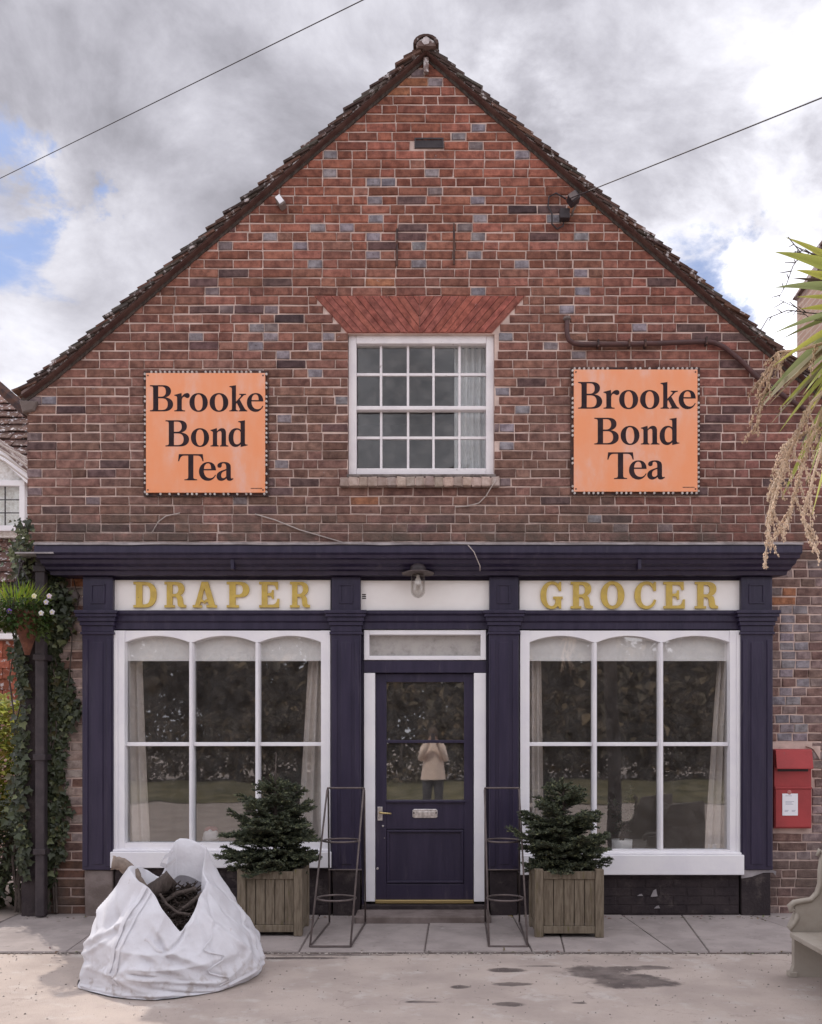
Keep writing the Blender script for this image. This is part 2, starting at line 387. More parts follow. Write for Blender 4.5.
def gfn(u, v):
    x = -300 + 600 * u; y = -250 + 650 * v
    return (x, y, 0.0)
mb.grid(gfn, 60, 100)
emit('ground', mb, M['ground'], kind='structure', origin=(0, 0, 0))
# pavement strip: slabs along the front of the shop, joints full of dirt
PAVZ = .016
mb = MB(); mb.box(-3.62, 4.3, -1.435, .02, -.02, .006)
pav = emit('pavement', mb, M['dirtjoint'], kind='structure')
rs = random.Random(3)
def slab(poly):
    mb = MB(); n = len(poly); z1 = PAVZ + rs.uniform(-.003, .003)
    c = Vector((sum(p[0] for p in poly) / n, sum(p[1] for p in poly) / n))
    top = [(p[0] + (c.x - p[0]) * .012, p[1] + (c.y - p[1]) * .012, z1 + rs.uniform(-.002, .002)) for p in poly]
    mid = [(p[0], p[1], z1 - .008) for p in poly]; bot = [(p[0], p[1], -.01) for p in poly]
    f = [tuple(range(n))]
    for k in range(2):
        for i in range(n):
            j = (i + 1) % n; f.append((k * n + i, (k + 1) * n + i, (k + 1) * n + j, k * n + j))
    mb.add(top + mid + bot, f)
    emit('paving_slab', mb, M['slab'], pav)
def edge_y(x): return -1.41 + .012 * math.sin(x * 2.3) + .01 * math.sin(x * 5.1)
xs = [-3.6, -2.72, -1.62, -.98, -.02, .68, 1.06, 1.62, 2.15, 2.72, 3.3, 4.25]
for i in range(len(xs) - 1):
    a, b = xs[i] + .0045, xs[i + 1] - .0045
    ym = [-.62, None, -.66, None, -.6, None, -.7, None, None, -.6, None][i]
    sk = [.06, .10, 0, .02, -.04, .03, -.12, .10, -.18, .30, 0, 0]
    s0, s1 = sk[i], sk[i + 1]
    y0 = .0
    if ym is None:
        slab([(a + s0, edge_y(a)), (b + s1, edge_y(b)), (b, y0), (a, y0)])
    else:
        t = ym / -1.41
        slab([(a + s0, edge_y(a)), (b + s1, edge_y(b)), (b + s1 * t, ym - .006), (a + s0 * t, ym - .006)])
        slab([(a + s0 * t, ym + .006), (b + s1 * t, ym + .006), (b, y0), (a, y0)])
# ------------------------------------------------------------------ the shop
XL, XR, XC = -3.53, 3.39, -.06
SL = .864
TOPZ = 7.50
def roofz(x):
    z = TOPZ - SL * abs(x - XC)
    d = abs(x - XC) - 3.05
    if d > 0: z += .22 * d * d            # bell-cast at the eaves
    return z
shop = thing('shop_building', (0, 0, 0), 'old red brick village shop with a steep gable and navy painted shopfront', 'shop')
WX0, WX1, WZ0, WZ1 = -.742, .535, 3.80, 5.055      # first-floor window opening
WB = 3.20                                          # bottom of the brickwork over the shopfront
def soffit(x): return roofz(x) - .035
wall = MB()
Y0, Y1 = .009, .26
def wbox(x0, x1, z0, z1): wall.box(x0, x1, Y0, Y1, z0, z1)
wbox(XL + .01, -2.99, 0, WB); wbox(2.89, XR - .01, 0, WB)
wbox(XL + .01, XR - .01, WB, WZ0); 
def wpoly(poly): wall.prism(poly, Y0, Y1)
wpoly([(XL + .01, WZ0), (WX0, WZ0), (WX0, WZ1), (XC - (TOPZ - .035 - WZ1) / SL, WZ1), (XL + .01, soffit(XL))])
wpoly([(WX1, WZ0), (XR - .01, WZ0), (XR - .01, soffit(XR)), (XC + (TOPZ - .035 - WZ1) / SL, WZ1), (WX1, WZ1)])
xa = (TOPZ - .035 - WZ1) / SL
wpoly([(XC - xa, WZ1), (XC + xa, WZ1), (XC, TOPZ - .035)])
# flank and rear walls
for x0, x1 in ((XL + .01, XL + .26), (XR - .26, XR - .01)): wall.box(x0, x1, Y1, 9, 0, 4.4)
wall.box(XL + .26, XR - .26, 8.75, 9, 0, 4.4)
wallo = emit('wall', wall, M['mortar'], shop, origin=(0, 0, 0))
# --- bricks
CH = .0792; JT = .0118
greys = [(324,152),(324,171),(372,180),(387,180),(372,200),(372,217),(318,226),(345,226),(372,235),(372,254),(268,235),(317,262),(431,80),(483,125),(458,134),(527,151),(429,171),(476,197),(474,216),(473,235),(473,253),(526,261),(576,270),(576,288),(578,232),(422,262),(471,289),(553,220),(252,326),(200,335),(275,335),(252,344),(279,353),(281,418),(279,464),(47,397),(472,290),(330,336),(510,336),(310,345),(547,344),(277,354),(321,372),(509,371),(509,389),(527,407),(509,426),(511,444),(336,399),(279,418),(274,336),(562,306),(566,308),(638,324),(546,344),(584,352),(595,518),(300,245),(420,245),(402,62)]
for yy in range(607, 740, 9):
    greys += [(782, yy)]
    if yy % 2: greys += [(798, yy)]
oranges = [(129,361),(354,501),(368,281),(403,80),(395,90),(575,213),(345,330),(783,588),(778,598),(74,580),(786,627)]
darks = [(282,317),(290,360),(255,200),(530,205),(296,318),(62,412)]
gset = [(PX(a), PZ(b)) for a, b in greys]; oset = [(PX(a), PZ(b)) for a, b in oranges]; dset = [(PX(a), PZ(b)) for a, b in darks]
def vary(c, r, s=.16):
    k = 1 + r.uniform(-s, s); return (c[0] * k * (1 + r.uniform(-.06, .06)), c[1] * k, c[2] * k * (1 + r.uniform(-.05, .05)))
rb = random.Random(11)
def brickcol(x0, x1, z0, z1):
    def hit(st): return any(x0 <= a <= x1 and z0 - .008 <= b <= z1 + .008 for a, b in st)
    head = (x1 - x0) < .15
    if hit(gset) and head: return vary((.31, .275, .295), rb, .14)
    if hit(oset): return vary((.43, .19, .105), rb)
    if hit(dset): return vary((.105, .068, .072), rb)
    x, z = (x0 + x1) / 2, (z0 + z1) / 2
    u = rb.random() + .25 * (noise.noise(Vector((x * .9, 0, z * .9))))
    hi = max(0, min(1, (z - 4.2) / 2.2))                       # the gable was laid in a redder batch
    if x < -2.98 and z < 3.1:
        base = (.46, .37, .335) if (z > .55 and u < .8) else (.27, .165, .135)
        if z < .5: base = (.19, .10, .07)
        return vary(base, rb, .14)
    if x > 2.85 and z < 3.1:
        return vary((.24, .155, .135) if u < .6 else (.29, .22, .21), rb, .15)
    if head and u < .05: return vary((.25, .195, .195), rb)
    if u < .055: return vary((.165, .100, .095), rb)
    if u > 1.02 - .06 * hi: return vary((.31, .155, .112), rb)
    lo = (.250, .140, .112); up = (.335, .130, .090)
    if x > 1.6: lo = (.255, .120, .098)
    c = tuple(lo[i] * (1 - hi) + up[i] * hi for i in range(3))
    return vary(c, rb, .27)
def clip(poly, a, b, c):      # keep a*x+b*z<=c
    out = []
    for i in range(len(poly)):
        p, q = poly[i - 1], poly[i]
        dp, dq = a * p[0] + b * p[1] - c, a * q[0] + b * q[1] - c
        if (dp < 0) != (dq < 0):
            t = dp / (dp - dq); out.append((p[0] + (q[0] - p[0]) * t, p[1] + (q[1] - p[1]) * t))
        if dq <= 0: out.append(q)
    return out
def area(p): return abs(sum(p[i - 1][0] * p[i][1] - p[i][0] * p[i - 1][1] for i in range(len(p)))) / 2
ARCH = [(PX(347), PZ(333)), (PX(492), PZ(333)), (PX(526), PZ(295.5)), (PX(314), PZ(295.5))]   # flat arch, ccw
bricks = []
def seg_free(x0, x1, z0, z1):
    """the brick rectangle cut against openings; returns x-intervals"""
    iv = [(x0, x1)]
    def cut(a, b):
        nonlocal iv
        r = []
        for p, q in iv:
            if b <= p or a >= q: r.append((p, q)); continue
            if p < a: r.append((p, a))
            if q > b: r.append((b, q))
        iv = r
    zc = (z0 + z1) / 2
    if WZ0 - .11 < zc < WZ1: cut(WX0, WX1) if zc > WZ0 - .0 else cut(PX(340), PX(500))
    az0, az1 = ARCH[0][1], ARCH[2][1]
    if az0 < zc < az1:
        t = (zc - az0) / (az1 - az0)
        cut(ARCH[0][0] + (ARCH[3][0] - ARCH[0][0]) * t - .012, ARCH[1][0] + (ARCH[2][0] - ARCH[1][0]) * t + .012)
    if abs(zc - PZ(143)) < .045: cut(PX(414), PX(444))
    if zc < WB: cut(-2.99, 2.90)
    if PZ(829) < zc < PZ(746): cut(PX(772.5), PX(812.5))     # post box opening
    return [(p, q) for p, q in iv if q - p > .035]
nrow = int(7.5 / CH)
for r in range(nrow):
    z0 = r * CH + JT / 2; z1 = (r + 1) * CH - JT / 2
    pat = rb.choice((('S', 'S', 'H'), ('S', 'S', 'S', 'H'), ('S', 'S', 'S', 'S', 'H'))) if r % 2 else rb.choice((('S', 'H'), ('S', 'S', 'H'), ('S', 'S', 'S', 'H')))
    x = XL - (0 if r % 2 == 0 else 0); k = rb.randrange(4)
    first = True
    while x < XR - .03:
        L = .257 if pat[k % len(pat)] == 'S' else .128
        if first: L = .252 if r % 2 else .126; first = False
        L *= 1 + rb.uniform(-.03, .03); k += 1
        if x + L > XR - .05: L = XR - x
        segs = []
        for (a, b) in seg_free(x + (0 if x == XL else .0048), x + L - (0 if x + L >= XR else .0048), z0, z1):
            m_ = (a + b) / 2     # a grey end shows as a header of its own
            segs += [(a, m_ - .0048), (m_ + .0048, b)] if b - a > .2 and any(a < gx < b and z0 - .006 < gz < z1 + .006 for gx, gz in gset) else [(a, b)]
        for (a, b) in segs:
            p = [(a, z0), (b, z0), (b, z1), (a, z1)]
            # cut under the sloping verge
            p = clip(p, SL, 1, TOPZ - .035 + SL * XC); p = clip(p, -SL, 1, TOPZ - .035 - SL * XC) if len(p) > 2 else p
            if len(p) > 2 and area(p) > .0018: bricks.append((p, a, b, z0, z1))
        x += L
def big(bk):
    p = bk[0]; cx = sum(q[0] for q in p) / len(p); cz = sum(q[1] for q in p) / len(p)
    if cx < -2.98 and cz < 3.2: return 0     # behind the ivy
    if cx > 2.75 and 3.2 < cz < 5.3: return 0  # behind the cordyline
    for s0, s1 in ((143, 268), (572, 700)):
        if PX(s0) < cx < PX(s1) and PZ(494) < cz < PZ(370): return 0
    return area(p) / (cx * cx + 64 + (cz - CAMZ) ** 2)
order = sorted(range(len(bricks)), key=lambda i: -big(bricks[i]))
single = set(order[:300]); field = MB()
for i, (p, a, b, z0, z1) in enumerate(bricks):
    col = brickcol(a, b, z0, z1); tgt = MB() if i in single else field
    tgt.prism(p, rb.uniform(-.0035, .0035), .03, rb.uniform(.004, .008), col, .0034)
    if i in single: emit('brick', tgt, M['brick'], wallo)
emit('brickwork', field, M['brick'], wallo, kind='stuff')
# --- flat gauged arch of rubbed bricks over the window
mb = MB(); mb.prism([(p[0], p[1]) for p in ARCH], .006, .05)
arch = emit('flat_arch', mb, pbr('pale_putty_joint', (.50, .24, .20), (.40, .18, .15), 12, .95), shop)
bx0, bx1, tx0, bz, tz = ARCH[0][0], ARCH[1][0], ARCH[3][0], ARCH[0][1], ARCH[2][1]
skew = bx0 - tx0; mid = (bx0 + bx1) / 2; bw = .066
for sg in (1, -1):
    k = 0
    while True:
        q0, q1 = bx0 + k * bw, bx0 + (k + 1) * bw
        sh = skew * (1 - .25 * min(1, k / 14)); sh1 = skew * (1 - .25 * min(1, (k + 1) / 14)); k += 1
        p = [(q0 + .004, bz + .004), (q1 - .003, bz + .004), (q1 - sh1 - .003, tz - .004), (q0 - sh + .004, tz - .004)]
        p = clip(p, 1, 0, mid - .003)
        if len(p) < 3 or area(p) < .0008: break
        if sg < 0: p = [(2 * mid - x_, z_) for x_, z_ in reversed(p)]
        mb = MB(); mb.prism(p, -.004 + rb.uniform(-.002, .002), .04, .003, vary((.37, .125, .095), rb, .14), .001)
        emit('arch_brick', mb, M['brick'], arch)
# --- brick-on-edge sill
sx0, sx1 = PX(340), PX(500); ns = 17
mb = MB(); mb.box(sx0 + .01, sx1 - .01, -.045, .03, PZ(487) + .006, PZ(478.5) - .006)
sill = emit('brick_sill', mb, M['mortar'], shop)
for i in range(ns):
    a = sx0 + (sx1 - sx0) * i / ns; b = sx0 + (sx1 - sx0) * (i + 1) / ns
    mb = MB(); mb.prism([(a + .005, PZ(487.5)), (b - .005, PZ(487.5)), (b - .005, PZ(478.5)), (a + .005, PZ(478.5))], -.055 + rb.uniform(-.004, .004), .0, .007, vary((.44, .35, .31), rb, .28), .006)
    emit('sill_brick', mb, M['rawbrick'], sill)
# --- air brick in the gable
mb = MB(); ax0, ax1, az0, az1 = PX(414.5), PX(443.5), PZ(148), PZ(138)
mb.box(ax0, ax1, .003, .03, az0, az1)
for (a, b, c, d) in ((ax0, ax1, az0, az0 + .012), (ax0, ax1, az1 - .012, az1), (ax0, ax0 + .012, az0 + .012, az1 - .012), (ax1 - .012, ax1, az0 + .012, az1 - .012)): mb.box(a, b, -.006, .003, c, d)
for i in range(1, 9): xx = ax0 + (ax1 - ax0) * i / 9; mb.box(xx - .002, xx + .002, .000, .003, az0 + .012, az1 - .012)
emit('air_brick', mb, M['black'], shop)
# --- roof: verge tiles, undercloak, ridge and slopes behind
def rp(side, d):            # point on the roof line at distance d down from the ridge
    x = XC + side * d / math.sqrt(1 + SL * SL); return x, roofz(x)
mb = MB()
LEN = 3.52 * math.sqrt(1 + SL * SL)
for side in (-1, 1):
    pts = [rp(side, LEN * i / 40) for i in range(41)]
    top = [(x, z - .02) for x, z in pts]
    v = []
    for (x, z) in top: v += [(x, -.01, z), (x, 9.1, z), (x, 9.1, z - .055), (x, -.01, z - .055)]
    f = []
    for i in range(40):
        for k in range(4):
            j = (k + 1) % 4; q = (i * 4 + k, i * 4 + j, (i + 1) * 4 + j, (i + 1) * 4 + k); f.append(q)
    f += [(0, 1, 2, 3), (163, 162, 161, 160)]
    mb.add(v, f)
roofo = emit('roof', mb, M['bark'], shop, origin=(0, 0, 4.5))
# undercloak / verge mortar band seen from below
M['undercloak'] = pbr('undercloak', (.085, .045, .040), (.12, .07, .06), 10, .95, .6, 60, spec=.1)
for side in (-1, 1):
    n = 90; mb = MB(); v = []
    for i in range(n + 1):
        x, z = rp(side, .0 + (LEN - .03) * i / n)
        q = V_ = noise.noise(Vector((i * .9, side, 3))); w = noise.noise(Vector((i * .37, side, 9)))
        lo = z - .024 - .005 * w; hi = z + .010
        v += [(x, -.060 + .010 * q, lo + .004), (x, -.054 + .012 * w, hi), (x, .02, hi), (x, .02, lo)]
    f = []
    for i in range(n):
        for k in range(4):
            j = (k + 1) % 4; f.append((i * 4 + k, i * 4 + j, (i + 1) * 4 + j, (i + 1) * 4 + k))
    f += [(0, 1, 2, 3), tuple(n * 4 + k for k in (3, 2, 1, 0))]
    mb.add(v, f); emit('verge_mortar', mb, M['vergemortar'], roofo)
    mb = MB(); v = []
    for i in range(n + 1):
        x, z = rp(side, .0 + (LEN - .05) * i / n)
        lo = z - .050 - .003 * noise.noise(Vector((i * .45, side, 0))); hi = z - .026
        v += [(x, -.052, lo + .012), (x, -.066, hi), (x, .015, hi), (x, .015, lo)]
    mb.add(v, f); emit('undercloak', mb, M['undercloak'], roofo)
rt = random.Random(5)
gauge = .098
field = MB()
for side in (-1, 1):
    nt_ = int(LEN / gauge)
    for i in range(nt_ + 1):
        d1 = min(LEN + .03, (i + 1) * gauge + .01); d0 = d1 - .24
        x0, z0 = rp(side, max(d0, 0)); x1, z1 = rp(side, d1)
        dx, dz = x1 - x0, z1 - z0; L = math.hypot(dx, dz); nx, nz = -dz / L * side, dx / L * side   # outward normal
        if nz < 0: nx, nz = -nx, -nz
        th = .018
        lift0, lift1 = .004, .050 + rt.uniform(-.008, .010)
        P = lambda x, z, l, y: (x + nx * l, y, z + nz * l)
        col = rt.choice(((.115, .070, .058), (.085, .058, .052), (.15, .085, .065), (.10, .085, .075)))
        col = vary(col, rt, .2)
        def tile(y0, y1, tgt):
            j = rt.uniform(-.004, .004)
            v = [P(x0, z0, lift0, y0), P(x0, z0, lift0, y1), P(x0, z0, lift0 - th, y1), P(x0, z0, lift0 - th, y0),
                 P(x1 + j, z1, lift1, y0), P(x1 + j, z1, lift1 + rt.uniform(-.003, .003), y1), P(x1 + j, z1, lift1 - th, y1), P(x1 + j, z1, lift1 - th, y0)]
            tgt.add(v, [(0, 1, 2, 3), (7, 6, 5, 4), (0, 4, 5, 1), (1, 5, 6, 2), (2, 6, 7, 3), (3, 7, 4, 0)], col)
        mb = MB(); off = rt.uniform(-.014, .014); tile(-.080 + off, .06, mb)
        emit('verge_tile', mb, M['tile'], roofo)
        yy = .065 - (.08 if i % 2 else 0)
        if yy < .06: yy += .165
        tile(.064, yy - .003, field) if yy > .07 else None
        while yy < 2.4:
            tile(yy, yy + .162, field); yy += .165
        tile(yy, 9.05, field)
emit('roof_tiles', field, M['tile'], roofo, kind='stuff')
# ridge tiles: half-round, first one closed with pale mortar
for k in range(9):
    mb = MB(); y0 = -.13 + k * .45 if k < 8 else -.13 + 8 * .45; y1 = y0 + .447 if k < 8 else 9.0
    n = 9; v = []
    for y in (y0, y1):
        for rr in (.088, .068):
            for i in range(n + 1):
                a = math.pi * i / n; v.append((XC + rr * 1.25 * math.cos(a), y, TOPZ - .018 + rr * math.sin(a) * .95))
    m = n + 1; f = []
    for i in range(n):
        f += [(i, i + 1, 2 * m + i + 1, 2 * m + i), (m + i, 3 * m + i, 3 * m + i + 1, m + i + 1), (i, m + i, m + i + 1, i + 1), (2 * m + i, 2 * m + i + 1, 3 * m + i + 1, 3 * m + i)]
    f += [(0, 2 * m, 3 * m, m), (n, m + n, 3 * m + n, 2 * m + n)]
    mb.add(v, f, vary((.085, .058, .05), rt)); emit('ridge_tile', mb, M['tile'], roofo)
mb = MB(); mb.prism([(XC + .085 * math.cos(math.pi * i / 8), TOPZ - .03 + .066 * math.sin(math.pi * i / 8)) for i in range(9)], -.118, 0)
emit('ridge_end', mb, M['vergemortar'], roofo)
mb = MB(); mb.prism([(XC + .030 * math.cos(2 * math.pi * i / 9) * (1 + .25 * (i % 2)), TOPZ + .010 + .030 * math.sin(2 * math.pi * i / 9) * (1 + .25 * ((i + 1) % 2))) for i in range(9)], -.126, -.11)
emit('mortar_patch', mb, pbr('pale_mortar', (.55, .50, .50), (.40, .36, .36), 30, .95), roofo)
# small timber strut under the ridge
mb = MB(); mb.box(XC - .022, XC + .022, -.045, -.004, TOPZ - .20, TOPZ - .07); emit('ridge_strut', mb, M['vergemortar'], roofo, bevel=.004)
# corbelled eaves block at the left foot of the gable
mb = MB(); mb.prism([(XL - .03, 4.36), (XL + .07, 4.38), (XL + .10, 4.46), (XL - .06, 4.47)], -.03, .2, .01); emit('kneeler', mb, M['stone'], shop)
# ---------------------------------------------------------------- first floor sash window
yF = .045
mb = MB()
x0, x1, z0, z1 = PX(348.5, yF), PX(494, yF), PZ(476, yF), PZ(334, yF)
jw = .068
mb.box(x0, x0 + jw, yF, yF + .10, z0, z1); mb.box(x1 - jw, x1, yF, yF + .10, z0, z1)
mb.box(x0 + jw, x1 - jw, yF - .004, yF + .1, z1 - .085, z1); mb.box(x0 + jw, x1 - jw, yF + .006, yF + .1, z0, z0 + .07)
uw = emit('sash_window', mb, M['oldwhite'], shop, bevel=.006)
mb = MB(); mb.box(x0 - .01, x1 + .01, -.03, yF + .1, z0 - .03, z0 - .003); emit('timber_sill', mb, pbr('rotten_timber', (.20, .17, .16), (.10, .08, .075), 20, .95, .8, 60), uw, bevel=.006)
mb = MB(); mb.box(x0 + .01, x1 - .01, yF - .025, yF + .02, z1 + .002, z1 + .014); emit('head_mould', mb, M['oldwhite'], uw)
gx0, gx1, gz0, gz1 = x0 + jw, x1 - jw, z0 + .07, z1 - .085
zm = PZ(407, yF)
vx = [PX(p, yF + .04) for p in (381, 408, 433.5, 459.5)]
rz = [PZ(374.5, yF + .04), PZ(438, yF + .07)]
for upper in (0, 1):
    a, b = (zm + .018, gz1) if upper else (gz0, zm - .018)
    yb = yF + .035 if upper else yF + .060
    for x in vx:
        mb = MB(); mb.box(x - .0105, x + .0105, yb, yb + .035, a, b); emit('glazing_bar', mb, M['oldwhite'], uw, bevel=.004)
    zr = rz[0] if upper else rz[1]
    ed = [gx0] + vx + [gx1]
    for i in range(5):
        mb = MB(); mb.box(ed[i] + (.0107 if i else 0), ed[i + 1] - (.0107 if i < 4 else 0), yb + .003, yb + .033, zr - .011, zr + .011); emit('glazing_bar', mb, M['oldwhite'], uw)
        for (c, d) in ((a, zr - .011), (zr + .011, b)):
            mb = MB(); mb.box(ed[i] + .009, ed[i + 1] - .009, yb + .018, yb + .022, c, d)
            emit('pane', mb, M['upglass'], uw)
mb = MB(); mb.box(gx0 - .01, gx1 + .01, yF + .02, yF + .095, zm - .018, zm + .018); emit('meeting_rail', mb, M['oldwhite'], uw, bevel=.006)
# bedroom behind
def room(name, x0, x1, y0, y1, z0, z1, mat):
    mb = MB(); v = [(x0, y0, z0), (x1, y0, z0), (x1, y1, z0), (x0, y1, z0), (x0, y0, z1), (x1, y0, z1), (x1, y1, z1), (x0, y1, z1)]
    mb.add(v, [(0, 1, 2, 3), (4, 7, 6, 5), (1, 5, 6, 2), (2, 6, 7, 3), (3, 7, 4, 0)])
    return emit(name, mb, mat, shop)
room('bedroom', -1.6, 1.4, .262, 3.2, 3.5, 5.35, M['upper_room'])
mb = MB()
def cur(u, v, xa, xb, za, zb, y, amp, fold, flare=0):
    x = xa + (xb - xa) * u; z = za + (zb - za) * v
    k = 1 - v
    x += flare * k * k * (u)
    return (x, y + amp * math.sin(u * fold * 2 * math.pi + .5 * math.sin(v * 5)), z)
mb.grid(lambda u, v: cur(u, v, PX(455), PX(490), gz0 - .05, gz1 + .05, .25, .025, 5), 40, 8)
emit('net_curtain', mb, M['voile'], None, smooth=True, label='white net curtain hanging at the right inside the small-paned upper window', cat='curtain')
# ---------------------------------------------------------------- shopfront
CX0, CX1 = -3.17, 2.925
mb = MB()
prof = [(0.0, 3.235), (-.33, 3.170), (-.345, 3.164), (-.345, 3.150), (-.005, 3.147)]
mb.profx([(y + .0, z) for y, z in prof], CX0, CX1, .45, .45)
# the lead sags here and there
for i, (x, y, z) in enumerate(mb.v): mb.v[i] = (x, y, z)
n = 60; v = []
for i in range(n + 1):
    x = -3.32 + 6.4 * i / n; d = .014 * noise.noise(Vector((i * .35, 0, 2)))
    v += [(x, -.352 + .003 * math.sin(i), 3.166 + d * .4), (x, -.350, 3.148 + d * .7)]
mb.add(v, [(2 * i, 2 * i + 1, 2 * i + 3, 2 * i + 2) for i in range(n)])
cor_prof = [(-.002, 3.145), (-.338, 3.145), (-.338, 3.085), (-.318, 3.068), (-.312, 3.045), (-.285, 3.035), (-.270, 3.005), (-.235, 2.985), (-.225, 2.965), (-.190, 2.955), (-.178, 2.925), (-.002, 2.925)]
mb2 = MB(); mb2.profx(cor_prof, CX0, CX1, .45, .45)
cornice = emit('cornice', mb2, M['navy'], shop, origin=(0, -.1, 2.9))
emit('lead_flashing', mb, M['lead'], cornice)
# seams and loose end moulding at the left
mb = MB(); mb.box(-3.48, -3.16, -.345, -.05, 3.075, 3.088); emit('ledge_board', mb, M['lead'], cornice)
for px in (640, 232):
    mb = MB(); x = PX(px, -.3); mb.prism([(x - .012, 2.955), (x + .012, 2.955), (x + .016, 3.05), (x - .016, 3.05)], -.292, -.05); emit('cornice_cleat', mb, M['navy'], cornice)
mb = MB(); mb.box(-3.0, 2.905, -.055, -.003, 2.46, 2.924); emit('fascia', mb, M['navy'], shop)
# entablature rail under the boards
def rail(a, b):
    mb = MB(); mb.profx([(-.056, 2.475), (-.095, 2.475), (-.095, 2.53), (-.11, 2.545), (-.11, 2.59), (-.13, 2.605), (-.13, 2.632), (-.056, 2.637)], a, b)
    emit('rail', mb, M['navy'], shop)
pil = [(82, 113), (331, 361), (489, 519), (741, 773)]
PXs = [(PX(a, -.13), PX(b, -.13)) for a, b in pil]
for (a, b), (c, d) in zip(PXs[:-1], PXs[1:]): rail(b + .002, c - .002)
for i, (a, b) in enumerate(PXs):
    mb = MB(); mb.box(a, b, -.13, -.002, .41, 2.46)
    # shallow flutes: raised fillets on the shaft
    p = emit('pilaster', mb, M['navy'], shop, bevel=.006)
    w = b - a
    for k in (0, 1):
        mb = MB(); xx = a + .012 if k == 0 else b - .052; mb.box(xx, xx + .04, -.139, -.131, .44, 2.38); emit('fillet', mb, M['navy'], p, bevel=.003)
    mb = MB(); mb.box(a + .085, b - .085, -.137, -.131, .46, 2.36); emit('fillet', mb, M['navy'], p, bevel=.003)
    mb = MB()
    for (o, z0, z1) in ((.012, 2.425, 2.447), (.004, 2.449, 2.500), (.016, 2.501, 2.535), (.028, 2.536, 2.572), (.042, 2.573, 2.600), (.052, 2.601, 2.628)):
        mb.box(a - o, b + o, -.131 - o, -.01, z0, z1)
    emit('capital', mb, M['navy'], p, bevel=.003)
    mb = MB(); mb.box(a + .004, b - .004, -.125, -.01, 2.630, 2.922); emit('frieze_block', mb, M['navy'], p, bevel=.004)
    mb = MB()
    u0, u1, w0, w1 = a + .07, b - .07, 2.69, 2.86
    for (q, r, s, t) in ((u0, u1, w0, w0 + .016), (u0, u1, w1 - .016, w1), (u0, u0 + .016, w0 + .017, w1 - .017), (u1 - .016, u1, w0 + .017, w1 - .017)): mb.box(q, r, -.133, -.126, s, t)
    emit('panel_mould', mb, M['navy'], p)
    mb = MB(); mb.prism([(a + .015, .0), (b - .01, .0), (b - .012, .40), (a + .01, .408)], -.105, -.002, .006)
    emit('plinth', mb, M['stone'] if i in (0,) else M['darkpaint'], p)
# broken render chips at the feet of the right-hand pilaster
a, b = PXs[3]
mb = MB(); mb.prism([(a + .01, .335), (a + .10, .35), (a + .20, .385), (b + .01, .385), (b + .03, .36), (b + .035, .395), (b + .01, .407), (a + .01, .407)], -.112, -.1)
emit('broken_render', mb, M['lead'], shop)
